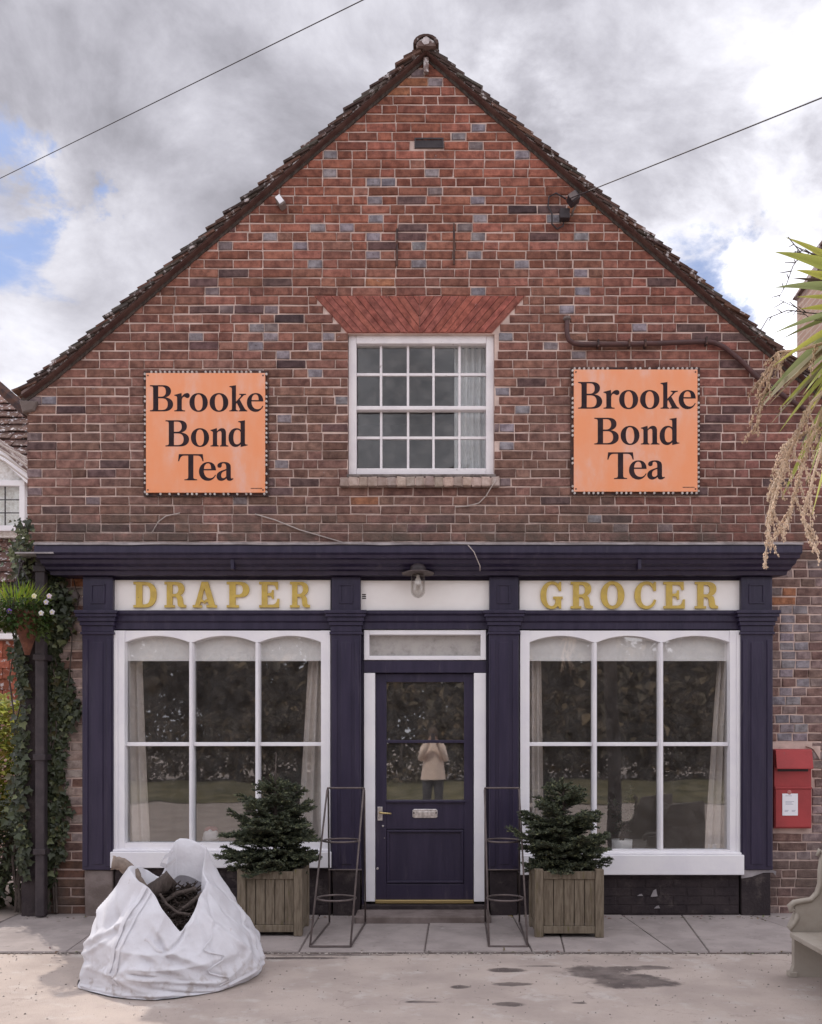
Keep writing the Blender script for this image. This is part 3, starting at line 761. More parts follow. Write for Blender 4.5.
# --- glyph outlines
GL = {
'B': (.87, "M 0 0 L 0 .04 C .1 .04 .12 .06 .12 .14 L .12 .86 C .12 .94 .1 .96 0 .96 L 0 1 L .50 1 C .70 1 .79 .9 .79 .77 C .79 .64 .70 .56 .58 .535 C .76 .51 .87 .42 .87 .27 C .87 .09 .72 0 .52 0 Z M .31 .95 L .31 .56 L .42 .56 C .54 .56 .60 .64 .60 .75 C .60 .88 .54 .95 .44 .95 Z M .31 .50 L .31 .05 L .44 .05 C .60 .05 .67 .13 .67 .28 C .67 .42 .59 .50 .45 .50 Z"),
'r': (.55, "M 0 0 L 0 .035 C .08 .04 .10 .05 .10 .12 L .10 .5 C .1 .57 .08 .59 0 .6 L 0 .63 L .26 .70 L .27 .56 C .33 .66 .40 .70 .47 .70 C .53 .70 .56 .66 .56 .60 C .56 .54 .52 .51 .47 .51 C .42 .51 .40 .56 .36 .56 C .31 .56 .27 .49 .27 .42 L .27 .12 C .27 .05 .29 .04 .39 .035 L .39 0 Z"),
'o': (.69, "M .345 -.02 C .14 -.02 0 .13 0 .34 C 0 .55 .14 .70 .345 .70 C .55 .70 .69 .55 .69 .34 C .69 .13 .55 -.02 .345 -.02 Z M .345 .03 C .45 .03 .50 .14 .50 .32 C .50 .52 .44 .65 .345 .65 C .24 .65 .19 .54 .19 .36 C .19 .16 .25 .03 .345 .03 Z"),
'k': (.70, "M 0 0 L 0 .035 C .08 .04 .10 .05 .10 .12 L .10 .82 C .1 .90 .08 .92 0 .93 L 0 .96 L .26 1.0 L .26 .37 L .44 .56 C .48 .61 .46 .63 .39 .635 L .39 .67 L .66 .67 L .66 .635 C .58 .63 .56 .61 .51 .555 L .41 .45 L .60 .12 C .64 .06 .66 .04 .71 .035 L .71 0 L .37 0 L .37 .035 C .43 .04 .43 .06 .41 .10 L .295 .32 L .26 .285 L .26 .12 C .26 .05 .27 .04 .33 .035 L .33 0 Z"),
'e': (.65, "M .64 .20 C .58 .07 .48 -.02 .34 -.02 C .14 -.02 0 .13 0 .33 C 0 .55 .15 .70 .35 .70 C .53 .70 .64 .58 .64 .38 L .18 .38 C .18 .20 .27 .08 .42 .08 C .51 .08 .57 .13 .61 .215 Z M .185 .43 L .46 .43 C .46 .57 .42 .65 .34 .65 C .25 .65 .19 .57 .185 .43 Z"),
'n': (.68, "M 0 0 L 0 .035 C .07 .04 .09 .05 .09 .12 L .09 .5 C .09 .57 .07 .59 0 .6 L 0 .63 L .24 .70 L .25 .58 C .31 .66 .37 .70 .44 .70 C .54 .70 .59 .63 .59 .52 L .59 .12 C .59 .05 .61 .04 .68 .035 L .68 0 L .36 0 L .36 .035 C .41 .04 .42 .05 .42 .12 L .42 .48 C .42 .56 .40 .59 .36 .59 C .31 .59 .27 .55 .25 .52 L .25 .12 C .25 .05 .26 .04 .31 .035 L .31 0 Z"),
'd': (.71, "M .45 .08 C .40 .02 .34 -.02 .26 -.02 C .11 -.02 0 .12 0 .33 C 0 .54 .12 .70 .29 .70 C .36 .70 .41 .68 .45 .64 L .45 .86 C .45 .91 .43 .93 .36 .93 L .36 .96 L .61 1.0 L .61 .16 C .61 .09 .63 .07 .71 .07 L .71 .04 L .45 -.02 Z M .45 .54 C .42 .61 .38 .64 .33 .64 C .23 .64 .18 .52 .18 .34 C .18 .17 .23 .08 .31 .08 C .37 .08 .42 .12 .45 .17 Z"),
'T': (.95, "M .24 0 L .24 .035 C .36 .04 .38 .06 .38 .14 L .38 .945 L .24 .945 C .12 .945 .08 .88 .04 .73 L 0 .73 L .03 1 L .92 1 L .95 .73 L .91 .73 C .87 .88 .83 .945 .71 .945 L .57 .945 L .57 .14 C .57 .06 .59 .04 .71 .035 L .71 0 Z"),
'a': (.63, "M .63 .05 C .58 0 .53 -.02 .48 -.02 C .42 -.02 .38 .01 .37 .08 C .31 .01 .24 -.02 .17 -.02 C .07 -.02 0 .05 0 .15 C 0 .27 .08 .33 .22 .38 L .36 .43 L .36 .52 C .36 .60 .32 .65 .26 .65 C .22 .65 .19 .63 .19 .59 C .20 .53 .17 .48 .11 .48 C .06 .48 .03 .51 .03 .56 C .03 .64 .13 .70 .28 .70 C .45 .70 .53 .63 .53 .50 L .53 .14 C .53 .09 .54 .07 .57 .07 C .59 .07 .60 .075 .615 .09 Z M .36 .38 L .27 .34 C .20 .31 .17 .26 .17 .19 C .17 .12 .20 .08 .25 .08 C .29 .08 .33 .11 .36 .15 Z"),
'D': (.9, "M 0 0 L 0 .09 L .1 .09 L .1 .91 L 0 .91 L 0 1 L .45 1 C .75 1 .9 .8 .9 .5 C .9 .2 .75 0 .45 0 Z M .34 .88 L .34 .12 L .44 .12 C .6 .12 .66 .25 .66 .5 C .66 .75 .6 .88 .44 .88 Z"),
'R': (.92, "M 0 0 L 0 .09 L .1 .09 L .1 .91 L 0 .91 L 0 1 L .5 1 C .74 1 .85 .88 .85 .73 C .85 .6 .77 .52 .66 .48 C .76 .45 .78 .36 .79 .24 C .80 .14 .82 .10 .92 .10 L .92 0 L .74 0 C .58 0 .56 .1 .56 .22 C .55 .36 .52 .42 .42 .42 L .34 .42 L .34 .09 L .44 .09 L .44 0 Z M .34 .89 L .34 .53 L .44 .53 C .54 .53 .6 .6 .6 .71 C .6 .82 .54 .89 .44 .89 Z"),
'A': (.98, "M 0 0 L 0 .09 L .09 .09 L .36 1 L .62 1 L .9 .09 L .98 .09 L .98 0 L .56 0 L .56 .09 L .65 .09 L .62 .21 L .54 .21 L .47 .15 L .40 .21 L .32 .21 L .28 .09 L .37 .09 L .37 0 Z M .35 .31 L .40 .31 L .47 .25 L .53 .31 L .59 .31 L .465 .74 Z"),
'P': (.86, "M 0 0 L 0 .09 L .1 .09 L .1 .91 L 0 .91 L 0 1 L .5 1 C .76 1 .86 .87 .86 .70 C .86 .52 .76 .40 .5 .40 L .34 .40 L .34 .09 L .46 .09 L .46 0 Z M .34 .9 L .34 .5 L .44 .5 C .56 .5 .62 .58 .62 .7 C .62 .82 .56 .9 .44 .9 Z"),
'E': (.83, "M 0 0 L 0 .09 L .1 .09 L .1 .91 L 0 .91 L 0 1 L .78 1 L .78 .70 L .70 .70 C .69 .84 .62 .89 .5 .89 L .34 .89 L .34 .56 L .42 .56 C .5 .56 .52 .6 .53 .68 L .60 .68 L .60 .34 L .53 .34 C .52 .42 .5 .46 .42 .46 L .34 .46 L .34 .11 L .52 .11 C .66 .11 .73 .18 .75 .34 L .83 .34 L .82 0 Z"),
'G': (.9, "M .84 1 L .78 1 L .72 .93 C .64 .99 .56 1.02 .47 1.02 C .2 1.02 0 .8 0 .5 C 0 .2 .2 -.02 .46 -.02 C .56 -.02 .65 .02 .71 .10 L .76 0 L .84 0 L .84 .36 L .9 .36 L .9 .45 L .52 .45 L .52 .36 L .61 .36 L .61 .25 C .58 .14 .52 .09 .45 .09 C .30 .09 .24 .25 .24 .5 C .24 .75 .32 .91 .48 .91 C .62 .91 .71 .80 .75 .66 L .84 .66 Z"),
'O': (.92, "M .46 -.02 C .2 -.02 0 .2 0 .5 C 0 .8 .2 1.02 .46 1.02 C .72 1.02 .92 .8 .92 .5 C .92 .2 .72 -.02 .46 -.02 Z M .46 .10 C .62 .10 .67 .28 .67 .5 C .67 .72 .62 .90 .46 .90 C .30 .90 .25 .72 .25 .5 C .25 .28 .30 .10 .46 .10 Z"),
'C': (.85, "M .84 1 L .78 1 L .72 .93 C .64 .99 .56 1.02 .47 1.02 C .2 1.02 0 .8 0 .5 C 0 .2 .2 -.02 .46 -.02 C .66 -.02 .8 .10 .85 .32 L .76 .34 C .7 .17 .6 .10 .48 .10 C .32 .10 .24 .25 .24 .5 C .24 .75 .32 .91 .48 .91 C .62 .91 .71 .80 .75 .66 L .84 .66 Z"),
}
def contours(path, nb=7):
    tk = path.split(); i = 0; out = []; cur_ = []
    cmd = None
    while i < len(tk):
        if tk[i] in 'MLCZ':
            cmd = tk[i]; i += 1
            if cmd == 'Z': out.append(cur_); cur_ = []
            continue
        if cmd in 'ML': cur_.append((float(tk[i]), float(tk[i + 1]))); i += 2
        else:
            p0 = cur_[-1]; c = [float(t) for t in tk[i:i + 6]]; i += 6
            for k in range(1, nb + 1):
                t = k / nb; a = (1 - t) ** 3; b = 3 * t * (1 - t) ** 2; d = 3 * t * t * (1 - t); e = t ** 3
                cur_.append((a * p0[0] + b * c[0] + d * c[2] + e * c[4], a * p0[1] + b * c[1] + d * c[3] + e * c[5]))
    res = []
    for c in out:
        r = [c[0]]
        for p in c[1:]:
            if math.hypot(p[0] - r[-1][0], p[1] - r[-1][1]) > 1e-4: r.append(p)
        if math.hypot(r[0][0] - r[-1][0], r[0][1] - r[-1][1]) < 1e-4: r.pop()
        res.append(r)
    return res
def glyph(mb, ch, x0, x1, z0, zh, yf, yb, col=None):
    """letter from baseline z0, cap height zh, between x0 and x1, front face at yf"""
    w, path = GL[ch]; cs = contours(path)
    sx = (x1 - x0) / w
    cs = [[Vector((x0 + p[0] * sx, yf, z0 + p[1] * zh)) for p in c] for c in cs]
    flat = [p for c in cs for p in c]
    tris = tessellate_polygon([[Vector((p.x, p.z, 0)) for p in c] for c in cs])
    n = len(flat)
    v = list(flat) + [Vector((p.x, yb, p.z)) for p in flat]
    f = []
    for t in tris:
        a, b, c = (flat[k] for k in t)
        cr = (b.x - a.x) * (c.z - a.z) - (b.z - a.z) * (c.x - a.x)
        f.append(tuple(t) if cr > 0 else tuple(reversed(t)))
    o = 0
    for c in cs:
        m = len(c)
        for i in range(m):
            j = (i + 1) % m; f.append((o + i, n + o + i, n + o + j, o + j))
        o += m
    mb.add(v, f, col)
# --- sign boards with raised letters
def board(px0, px1, py0, py1, name='sign_board'):
    mb = MB(); mb.box(PX(px0, -.075), PX(px1, -.075), -.075, -.056, PZ(py1, -.075), PZ(py0, -.075))
    return emit(name, mb, M['board'], shop, bevel=.003)
b1 = board(113.5, 330.5, 580, 610.5); b2 = board(360.5, 491.5, 580.5, 610.5); b3 = board(519.5, 741, 580.5, 611.5)
yl = -.094
for brd, word, xs_, base, top in ((b1, 'DRAPER', [(137, 210), (235, 303), (325, 401), (432, 503), (535, 598), (632, 695)], 150, 69),
                                 (b3, 'GROCER', [(125, 180), (200, 255), (274, 333), (358, 412), (430, 483), (508, 565)], 120, 54)):
    sc, ox = (3.1615, 90) if word == 'DRAPER' else (2.476, 490)
    for ch, (a, b) in zip(word, xs_):
        mb = MB()
        zb = PZ(560 + base / sc, yl); zt = PZ(560 + top / sc, yl)
        glyph(mb, ch, PX(ox + a / sc, yl), PX(ox + b / sc, yl), zb, zt - zb, yl, -.0755)
        emit('letter', mb, M['gold'], brd, bevel=.0025)
# small hinge marks on the blank board
mb = MB()
for k in range(3): mb.box(PX(362, -.08), PX(366, -.08), -.0775, -.0745, PZ(595 + k * 1.9, -.08), PZ(594 + k * 1.9, -.08))
emit('screw_mark', mb, M['darkpaint'], b2)
# --- shop windows
def shopwin(ox0, ox1, jl, jr, ztop, zglass, zsill, zbot, mull, label):
    yf, yg = -.10, -.025
    mb = MB()
    mb.box(ox0, jl, yf, yg + .02, zbot, ztop); mb.box(jr, ox1, yf, yg + .02, zbot, ztop)
    # outer bead on the jambs
    mb.box(ox0 + .002, ox0 + .035, yf - .012, yf, zbot, ztop - .002); mb.box(ox1 - .035, ox1 - .002, yf - .012, yf, zbot, ztop - .002)
    # arched heads
    ed = [jl] + list(mull) + [jr]; hw = .018
    zs, za = PZ(642, yf), PZ(635.5, yf)
    for i in range(3):
        a = ed[i] + (hw if i else 0); b = ed[i + 1] - (hw if i < 2 else 0); n = 14
        arc = [(a + (b - a) * k / n, zs + (za - zs) * (1 - (2 * k / n - 1) ** 2)) for k in range(n + 1)]
        for k in range(n):
            mb.prism([arc[k], arc[k + 1], (arc[k + 1][0], ztop), (arc[k][0], ztop)], yf + .012, yg - .01)
    for i in (1, 2): mb.box(ed[i] - hw, ed[i] + hw, yf + .012, yg - .01, zs - .0, ztop)
    mb.box(jl, jr, yf + .004, yg + .02, zsill + .002, zglass)
    w = emit('shop_window', mb, M['white'], shop)
    for x in mull:
        mb = MB(); mb.box(x - hw, x + hw, yf + .02, yg + .03, zglass + .002, zs - .002); mb.box(x - hw * .5, x + hw * .5, yf + .008, yf + .02, zglass, zs); emit('mullion', mb, M['white'], w, bevel=.003)
    zt = PZ(744, -.03)
    for i in range(3):
        a = ed[i] + (hw if i else 0); b = ed[i + 1] - (hw if i < 2 else 0)
        mb = MB(); mb.box(a + .001, b - .001, -.06, yg + .026, zt - .018, zt + .016); emit('glazing_bar', mb, M['white'], w, bevel=.004)
        for (c, d) in ((zglass, zt - .018), (zt + .016, za + .01)):
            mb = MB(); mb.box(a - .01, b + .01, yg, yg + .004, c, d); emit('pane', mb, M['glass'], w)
        mb = MB(); zb = PZ(659, .04)
        mb.box(a - .005, b + .005, -.012, -.008, zb, 2.455); mb.box(a - .005, b + .005, -.015, -.006, zb - .022, zb + .002)
        mb.box(a - .005, b + .005, -.0135, -.012, zb + .045, zb + .052)
        emit('blind', mb, M['blind'], w)
    mb = MB(); mb.box(ox0 - .012, ox1 + .012, -.165, -.02, zbot, zsill); mb.box(ox0 + .0, ox1 - .0, -.135, -.02, zsill, zsill + .018); emit('window_sill', mb, M['white'], w, bevel=.006)
    return w
yf = -.10
lw = shopwin(PX(114, yf), PX(330.5, yf), PX(124.5, yf), PX(321, yf), PZ(630.5, yf), PZ(843, yf), PZ(852, -.16), PZ(868, -.16), (-2.082, -1.512), '')
rw = shopwin(PX(520, yf), PX(740.5, yf), PX(529.5, yf), PX(730, yf), PZ(630.5, yf), PZ(850, yf), PZ(855, -.16), PZ(875, -.16), (PX(594, -.04), PX(660, -.04)), '')
# rooms behind
mbx = room('shop_room', -2.92, 2.82, .075, 3.4, .14, 2.94, M['interior'])
# window backs / low shelf inside each window
for a, b in ((-2.72, -.92), (.78, 2.60)):
    mb = MB(); mb.box(a, b, .08, .62, .40, .44); emit('window_shelf', mb, pbr('brown_shelf', (.20, .13, .09), (.14, .09, .06), 6, .7, stretch=(.5, 4, 4)), shop)
# stall risers
for (a, b) in ((PXs[0][1], PXs[1][0]), (PXs[2][1], PXs[3][0])):
    mb = MB(); zt = .425 if a < 0 else .365
    mb.box(a + .003, b - .003, -.085, -.002, .0, zt)
    r_ = emit('stall_riser', mb, M['darkpaint'], shop)
    z = .03; k = 0
    while z < zt - .03:
        x = a + .006 - (.115 if k % 2 else 0)
        while x < b - .01:
            q0, q1 = max(x, a + .006), min(x + .228, b - .006)
            if q1 - q0 > .03:
                mb = MB(); mb.prism([(q0 + .003, z), (q1 - .003, z), (q1 - .003, z + .069), (q0 + .003, z + .069)], -.0895 + rb.uniform(-.001, .001), -.08, .003, (1, 1, 1), .001)
                emit('painted_brick', mb, M['darkpaint'], r_)
            x += .24
        z += .0755; k += 1
# white-paint chips on the risers
mb = MB()
for (px, py, w, h) in ((654, 893, 7, 8), (657, 907, 6, 3), (640, 895, 6, 2)):
    c = PP(px, py, -.092); s = 1 / 116.0
    mb.prism([(c.x - w * s / 2, c.z - h * s / 2), (c.x + w * s / 2, c.z - h * s * .4), (c.x + w * s * .3, c.z + h * s / 2), (c.x - w * s * .1, c.z + h * s * .3)], -.0935, -.09)
emit('paint_chip', mb, M['lead'], shop)
# --- door
a, b = PXs[1][1], PXs[2][0]
ydo = -.035
zsillD = .135
frame = MB()
jl0, jl1, jr0, jr1 = PX(364, -.08), PX(375, -.08), PX(474, -.08), PX(486, -.08)
frame.box(jl0, jl1, -.08, .02, .13, PZ(673, -.08)); frame.box(jr0, jr1, -.08, .02, .13, PZ(673, -.08))
df = emit('door_frame', frame, M['white'], shop, bevel=.004)
mb = MB(); mb.box(a + .002, jl0 - .002, -.06, .02, .1, 2.47); mb.box(jr1 + .002, b - .002, -.06, .02, .1, 2.47)
mb.box(jl0 - .001, jr1 + .001, -.075, .02, PZ(672.5, -.08), PZ(660.5, -.08)); emit('door_lining', mb, M['navy'], df)
# fanlight
fz0, fz1 = PZ(660, -.08), PZ(630, -.08)
mb = MB(); t = .045
mb.box(jl0, jl0 + t, -.085, .02, fz0, fz1); mb.box(jr1 - t, jr1, -.085, .02, fz0, fz1); mb.box(jl0 + t, jr1 - t, -.083, .02, fz1 - t * .9, fz1); mb.box(jl0 + t, jr1 - t, -.083, .02, fz0, fz0 + t * .8)
fl = emit('fanlight', mb, M['white'], shop, bevel=.004)
mb = MB(); mb.box(jl0 + t - .005, jr1 - t + .005, -.02, -.016, fz0 + .03, fz1 - .03); emit('pane', mb, M['fanglass'], fl)
# leaf
dx0, dx1 = jl1 + .003, jr0 - .003; dz0, dz1 = zsillD + .004, PZ(673.5, -.035)
gx0_, gx1_, gz0_, gz1_ = PX(386.5, ydo), PX(464, ydo), PZ(800, ydo), PZ(682, ydo)
mb = MB()
mb.box(dx0, gx0_, ydo, .01, dz0, dz1); mb.box(gx1_, dx1, ydo, .01, dz0, dz1); mb.box(gx0_, gx1_, ydo, .01, gz1_, dz1)
mb.box(gx0_, gx1_, ydo, .01, PZ(829, ydo), gz0_); mb.box(gx0_, gx1_, ydo, .01, dz0, PZ(884, ydo)); mb.box(gx0_, gx1_, ydo + .012, .0, PZ(884, ydo), PZ(829, ydo))
door = emit('door', mb, M['navy'], shop, bevel=.003)
mb = MB(); q0, q1, q2, q3 = gx0_ + .003, gx1_ - .003, PZ(883, ydo), PZ(830, ydo)
for (u0, u1, w0, w1) in ((q0, q1, q2, q2 + .02), (q0, q1, q3 - .02, q3), (q0, q0 + .02, q2 + .021, q3 - .021), (q1 - .02, q1, q2 + .021, q3 - .021)): mb.box(u0, u1, ydo - .006, ydo + .011, w0, w1)
emit('panel_moulding', mb, M['navy'], door, bevel=.004)
zb_ = PZ(741.5, ydo)
mb = MB(); mb.box(gx0_, gx1_, ydo - .004, .005, zb_ - .013, zb_ + .013); emit('glazing_bar', mb, M['navy'], door, bevel=.003)
for c, d in ((gz0_, zb_ - .013), (zb_ + .013, gz1_)):
    mb = MB(); mb.box(gx0_ - .002, gx1_ + .002, -.016, -.012, c, d); emit('pane', mb, M['doorglass'], door)
mb = MB(); mb.box(gx0_ - .006, gx1_ + .012, ydo - .02, ydo, gz0_ - .022, gz0_ - .002); emit('glass_ledge', mb, M['navy'], door, bevel=.004)
# letter plate with flap
l0, l1, lz0, lz1 = PX(412.5, ydo), PX(437.5, ydo), PZ(818, ydo), PZ(809, ydo)
mb = MB(); mb.prism([(l0, lz0 + .01), (l0 + .014, lz0), (l1 - .014, lz0), (l1, lz0 + .01), (l1, lz1 - .012), (l1 - .014, lz1), (l0 + .014, lz1), (l0, lz1 - .012)], ydo - .009, ydo - .0005, .003)
lp = emit('letter_plate', mb, M['chrome'], door)
mb = MB(); mb.box(l0 + .03, l1 - .03, ydo - .013, ydo - .009, lz0 + .02, lz1 - .022); emit('letter_flap', mb, M['chrome'], lp, bevel=.002)
mb = MB()
for q in (l0 + .012, l1 - .012): mb.lathe([(.006, 0), (.006, .012)], (q, ydo - .01, (lz0 + lz1) / 2), 8)
emit('bolt_head', mb, M['black'], lp)
# handle
hx, hz = PX(380, ydo), PZ(812.5, ydo)
mb = MB(); mb.box(hx - .022, hx + .022, ydo - .006, ydo - .0005, hz - .07, hz + .05); h_ = emit('handle_plate', mb, M['chrome'], door, bevel=.003)
mb = MB(); mb.tube([(hx, ydo - .004, hz), (hx, ydo - .045, hz), (hx + .015, ydo - .052, hz), (hx + .10, ydo - .05, hz - .006)], [.009, .009, .010, .008], 10); emit('handle', mb, M['brass'], h_, smooth=True)
mb = MB()
for (px, py, r_) in ((383, 826, .009), (377.5, 868.5, .011), (384.5, 838, .005)):
    c = PP(px, py, ydo); 
    mb.prism([(c.x + r_ * math.cos(k * .785), c.z + r_ * math.sin(k * .785)) for k in range(8)], ydo - .008, ydo - .0005, .002)
emit('keyhole', mb, M['chrome'], door)
mb = MB(); mb.box(dx0 - .002, dx1 + .002, -.075, -.0365, PZ(903.5, -.07), PZ(900, -.07)); emit('threshold_strip', mb, M['brass'], shop, bevel=.003)
mb = MB(); mb.box(a + .004, b - .004, -.14, .02, .03, .108); emit('threshold', mb, M['darkpaint'], shop, bevel=.006)
mb = MB(); mb.box(a - .03, b + .0, -.44, -.135, PAVZ - .015, .075); emit('door_step', mb, M['stone'], shop, bevel=.014)
# --- down pipe and rainwater hopper at the left
pxp = PX(41.5, -.16)
mb = MB(); mb.box(pxp - .04, pxp + .04, -.20, -.12, .02, 3.10)
dpipe = emit('down_pipe', mb, M['black'], shop, bevel=.012)
for z in (.55, 1.35, 2.2, 2.95):
    mb = MB(); mb.box(pxp - .052, pxp + .052, -.212, -.003, z, z + .05); emit('pipe_collar', mb, M['black'], dpipe, bevel=.004)
mb = MB(); mb.box(XL + .005, pxp - .045, -.12, -.004, .0, 3.08); 
emit('dark_batten', mb, M['darkpaint'], shop)
mb = MB(); mb.box(pxp + .055, PX(66, 0), -.05, -.004, 2.5, 3.08); emit('dark_panel', mb, M['darkpaint'], shop)
# small vent pipe end in the left strip
c = PP(76, 596, 0); mb = MB(); mb.tube([(c.x, .02, c.z), (c.x, -.03, c.z)], [.035, .035], 12); mb.tube([(c.x, .02, c.z), (c.x, -.032, c.z)], [.022, .022], 12, col=(.1, .1, .1)); emit('vent_pipe', mb, M['metal'], shop)
# --- cast pipe crossing the upper wall
mb = MB(); yk = -.035
pts = [PP(567, 320, .01), PP(567, 322, yk), PP(567, 334, yk), PP(569, 340, yk), PP(574, 343.5, yk), PP(582, 344.5, yk), PP(640, 344, yk), PP(704, 341.5, yk), PP(714, 342.5, yk), PP(724, 347, yk), PP(740, 360, yk), PP(756, 376, yk), PP(778, 392, yk), PP(805, 410, yk)]
mb.tube(pts, .021, 10)
wp = emit('wall_pipe', mb, pbr('red_brown_pipe', (.085, .036, .034), (.06, .03, .03), 14, .6, .3, 50), shop, smooth=True)
mb = MB()
for px in (598, 629, 645, 706): c = PP(px, 344 if px < 700 else 341.5, yk); mb.box(c.x - .008, c.x + .008, yk - .028, .0, c.z - .032, c.z + .032)
emit('pipe_clip', mb, M['rust'], wp)
c = PP(567, 320.5, -.02); mb = MB(); mb.lathe([(.02, 0), (.035, .01), (.03, .03), (.01, .04)], c, 8); emit('pipe_cap', mb, M['stone'], wp)
# rusty tie straps in the gable brickwork
for px, y0_, y1_ in ((397, 229, 266), (454, 224, 265)):
    mb = MB(); mb.box(PX(px) - .008, PX(px) + .008, -.010, -.0, PZ(y1_), PZ(y0_)); emit('iron_strap', mb, M['rust'], shop)
# thin cables tacked to the wall
def cable(pts, r=.005, mat='panicle2', name='cable'):
    mb = MB(); mb.tube(pts, r, 6); return emit(name, mb, M[mat], shop, smooth=True)
M['panicle2'] = pbr('pale_cable', (.42, .36, .33), None, rough=.7)
cable([PP(496, 480, -.06), PP(492, 486, -.062), PP(486, 496, -.012), PP(479, 503, -.012), PP(468, 506, -.012), PP(455, 507, -.012)])
cable([PP(152, 533, -.012), PP(158, 522, -.012), PP(166, 516, -.012), PP(180, 513, -.012)])
cable([PP(255, 514, -.012), PP(275, 520, -.012), PP(300, 530, -.012), PP(345, 543, -.012)])
cable([PP(468, 545, -.355), PP(474, 552, -.355), PP(480, 566, -.33), PP(480, 571, -.30)], .004)
# ---------------------------------------------------------------- enamel signs
def tea_sign(px0, px1, py0, py1, label):
    ys = -.035
    x0, x1, z0, z1 = PX(px0, ys), PX(px1, ys), PZ(py1, ys), PZ(py0, ys)
    t = thing('enamel_sign', ((x0 + x1) / 2, 0, z0), label, 'sign', 'orange enamel tea signs on the wall')
    mb = MB(); mb.box(x0 - .014, x1 + .014, -.016, -.004, z0 - .014, z1 + .014); emit('back_frame', mb, M['rust'], t)
    mb = MB(); mb.box(x0 + .012, x1 - .012, ys, -.017, z0 + .012, z1 - .012); pl = emit('plate', mb, M['orange'], t, bevel=.003)
    mb = MB(); n = 27; r_ = random.Random(px0)
    for i in range(n):
        u = (i + .5) / n; w = (x1 - x0) / n * .25
        for k in range(4):
            if r_.random() < (.20 if k % 2 else .35): continue
            if k < 2: cx, cz = x0 + (x1 - x0) * u, (z0 + .002 if k == 0 else z1 - .002)
            else: cx, cz = (x0 + .002 if k == 2 else x1 - .002), z0 + (z1 - z0) * u
            mb.prism([(cx + w * math.cos(q * math.pi / 4 + .39), cz + w * 1.1 * math.sin(q * math.pi / 4 + .39)) for q in range(8)], ys + .002, -.017)
    emit('scalloped_edge', mb, M['enamelwhite'], t, kind='stuff')
    W_, H_ = x1 - x0, z1 - z0
    fx = lambda p: x0 + W_ * (p - 75) / 665; fz = lambda p: z1 - H_ * (p - 65) / 670
    cap = fz(140) - fz(283)
    for ch, a, b, base in (('B', 105, 231, 283), ('r', 238, 320, 283), ('o', 320, 420, 283), ('o', 430, 532, 283), ('k', 538, 634, 283), ('e', 633, 724, 283),
                           ('B', 190, 318, 475), ('o', 328, 427, 475), ('n', 435, 532, 475), ('d', 533, 637, 475), ('T', 258, 397, 660), ('e', 372, 466, 660), ('a', 468, 560, 660)):
        mb = MB(); glyph(mb, ch, fx(a), fx(b), fz(base), cap, ys - .0015, ys + .001); emit('letter', mb, M['print'], pl)
    # tiny maker's line at the lower right, too small to read
    mb = MB()
    for k in range(9): mb.box(fx(655 + k * 7), fx(655 + k * 7 + 4.5), ys - .0012, ys, fz(707), fz(702))
    emit('small_print', mb, M['print'], pl, kind='stuff')
    mb = MB()
    for (a, b) in ((x0 + .03, z0 + .035), (x1 - .03, z0 + .035), (x0 + .03, z1 - .035), (x1 - .03, z1 - .035)):
        mb.prism([(a + .007 * math.cos(k), b + .007 * math.sin(k)) for k in range(6)], ys - .003, ys)
    emit('screw', mb, M['rust'], t)
tea_sign(144.5, 266.5, 371.5, 494, 'orange enamel tea sign on the brick wall, left of the small-paned window')
tea_sign(572.5, 699, 368, 493, 'orange enamel tea sign on the brick wall, right of the small-paned window under the pipe')
# ---------------------------------------------------------------- well-glass lamp
yl = -.24
c = PP(418, 598, yl)
t = thing('wall_lamp', (c.x, yl, c.z), 'bulkhead lamp with a clear glass jar hanging over the shop door', 'lamp')
top = PZ(574, yl)
mb = MB(); mb.lathe([(.135, 0), (.138, .006), (.10, .020), (.09, .022)], (c.x, yl, top), 24); emit('lamp_shade', mb, M['metal'], t, smooth=False)
mb = MB(); mb.lathe([(.062, -.012), (.068, .0), (.068, .03), (.052, .052), (.03, .066), (.018, .10)], (c.x, yl, top + .023), 20); hd = emit('lamp_head', mb, M['black'], t, smooth=True)
mb = MB(); mb.tube([(c.x, yl, top + .11), (c.x - .005, yl + .005, top + .17), (c.x - .01, yl - .0, PZ(552, yl)), (c.x - .01, yl + .04, PZ(549, yl))], .010, 8); emit('stem', mb, M['metal'], t, smooth=True)
mb = MB(); H = top - .012 - c.z
pr = [(.058, H)] + [(.060, H * .5)] + [(.060 * math.cos(a), .06 - .06 * math.sin(a)) for a in [0, .3, .6, .9, 1.2, 1.45]]
pr_in = [(r_ - .006 if r_ > .012 else r_ * .7, z + .006) for r_, z in reversed(pr)]
mb.lathe(pr + pr_in, (c.x, yl, c.z), 20); emit('glass_jar', mb, glassmat('lamp_glass', .10, tint=(.90, .89, .88), wob=0), t, smooth=True)
mb = MB(); mb.lathe([(.004, -.10), (.022, -.08), (.026, -.055), (.014, -.02), (.012, 0)], (c.x, yl, top - .005), 12); emit('bulb', mb, M['blind'], t, smooth=True)
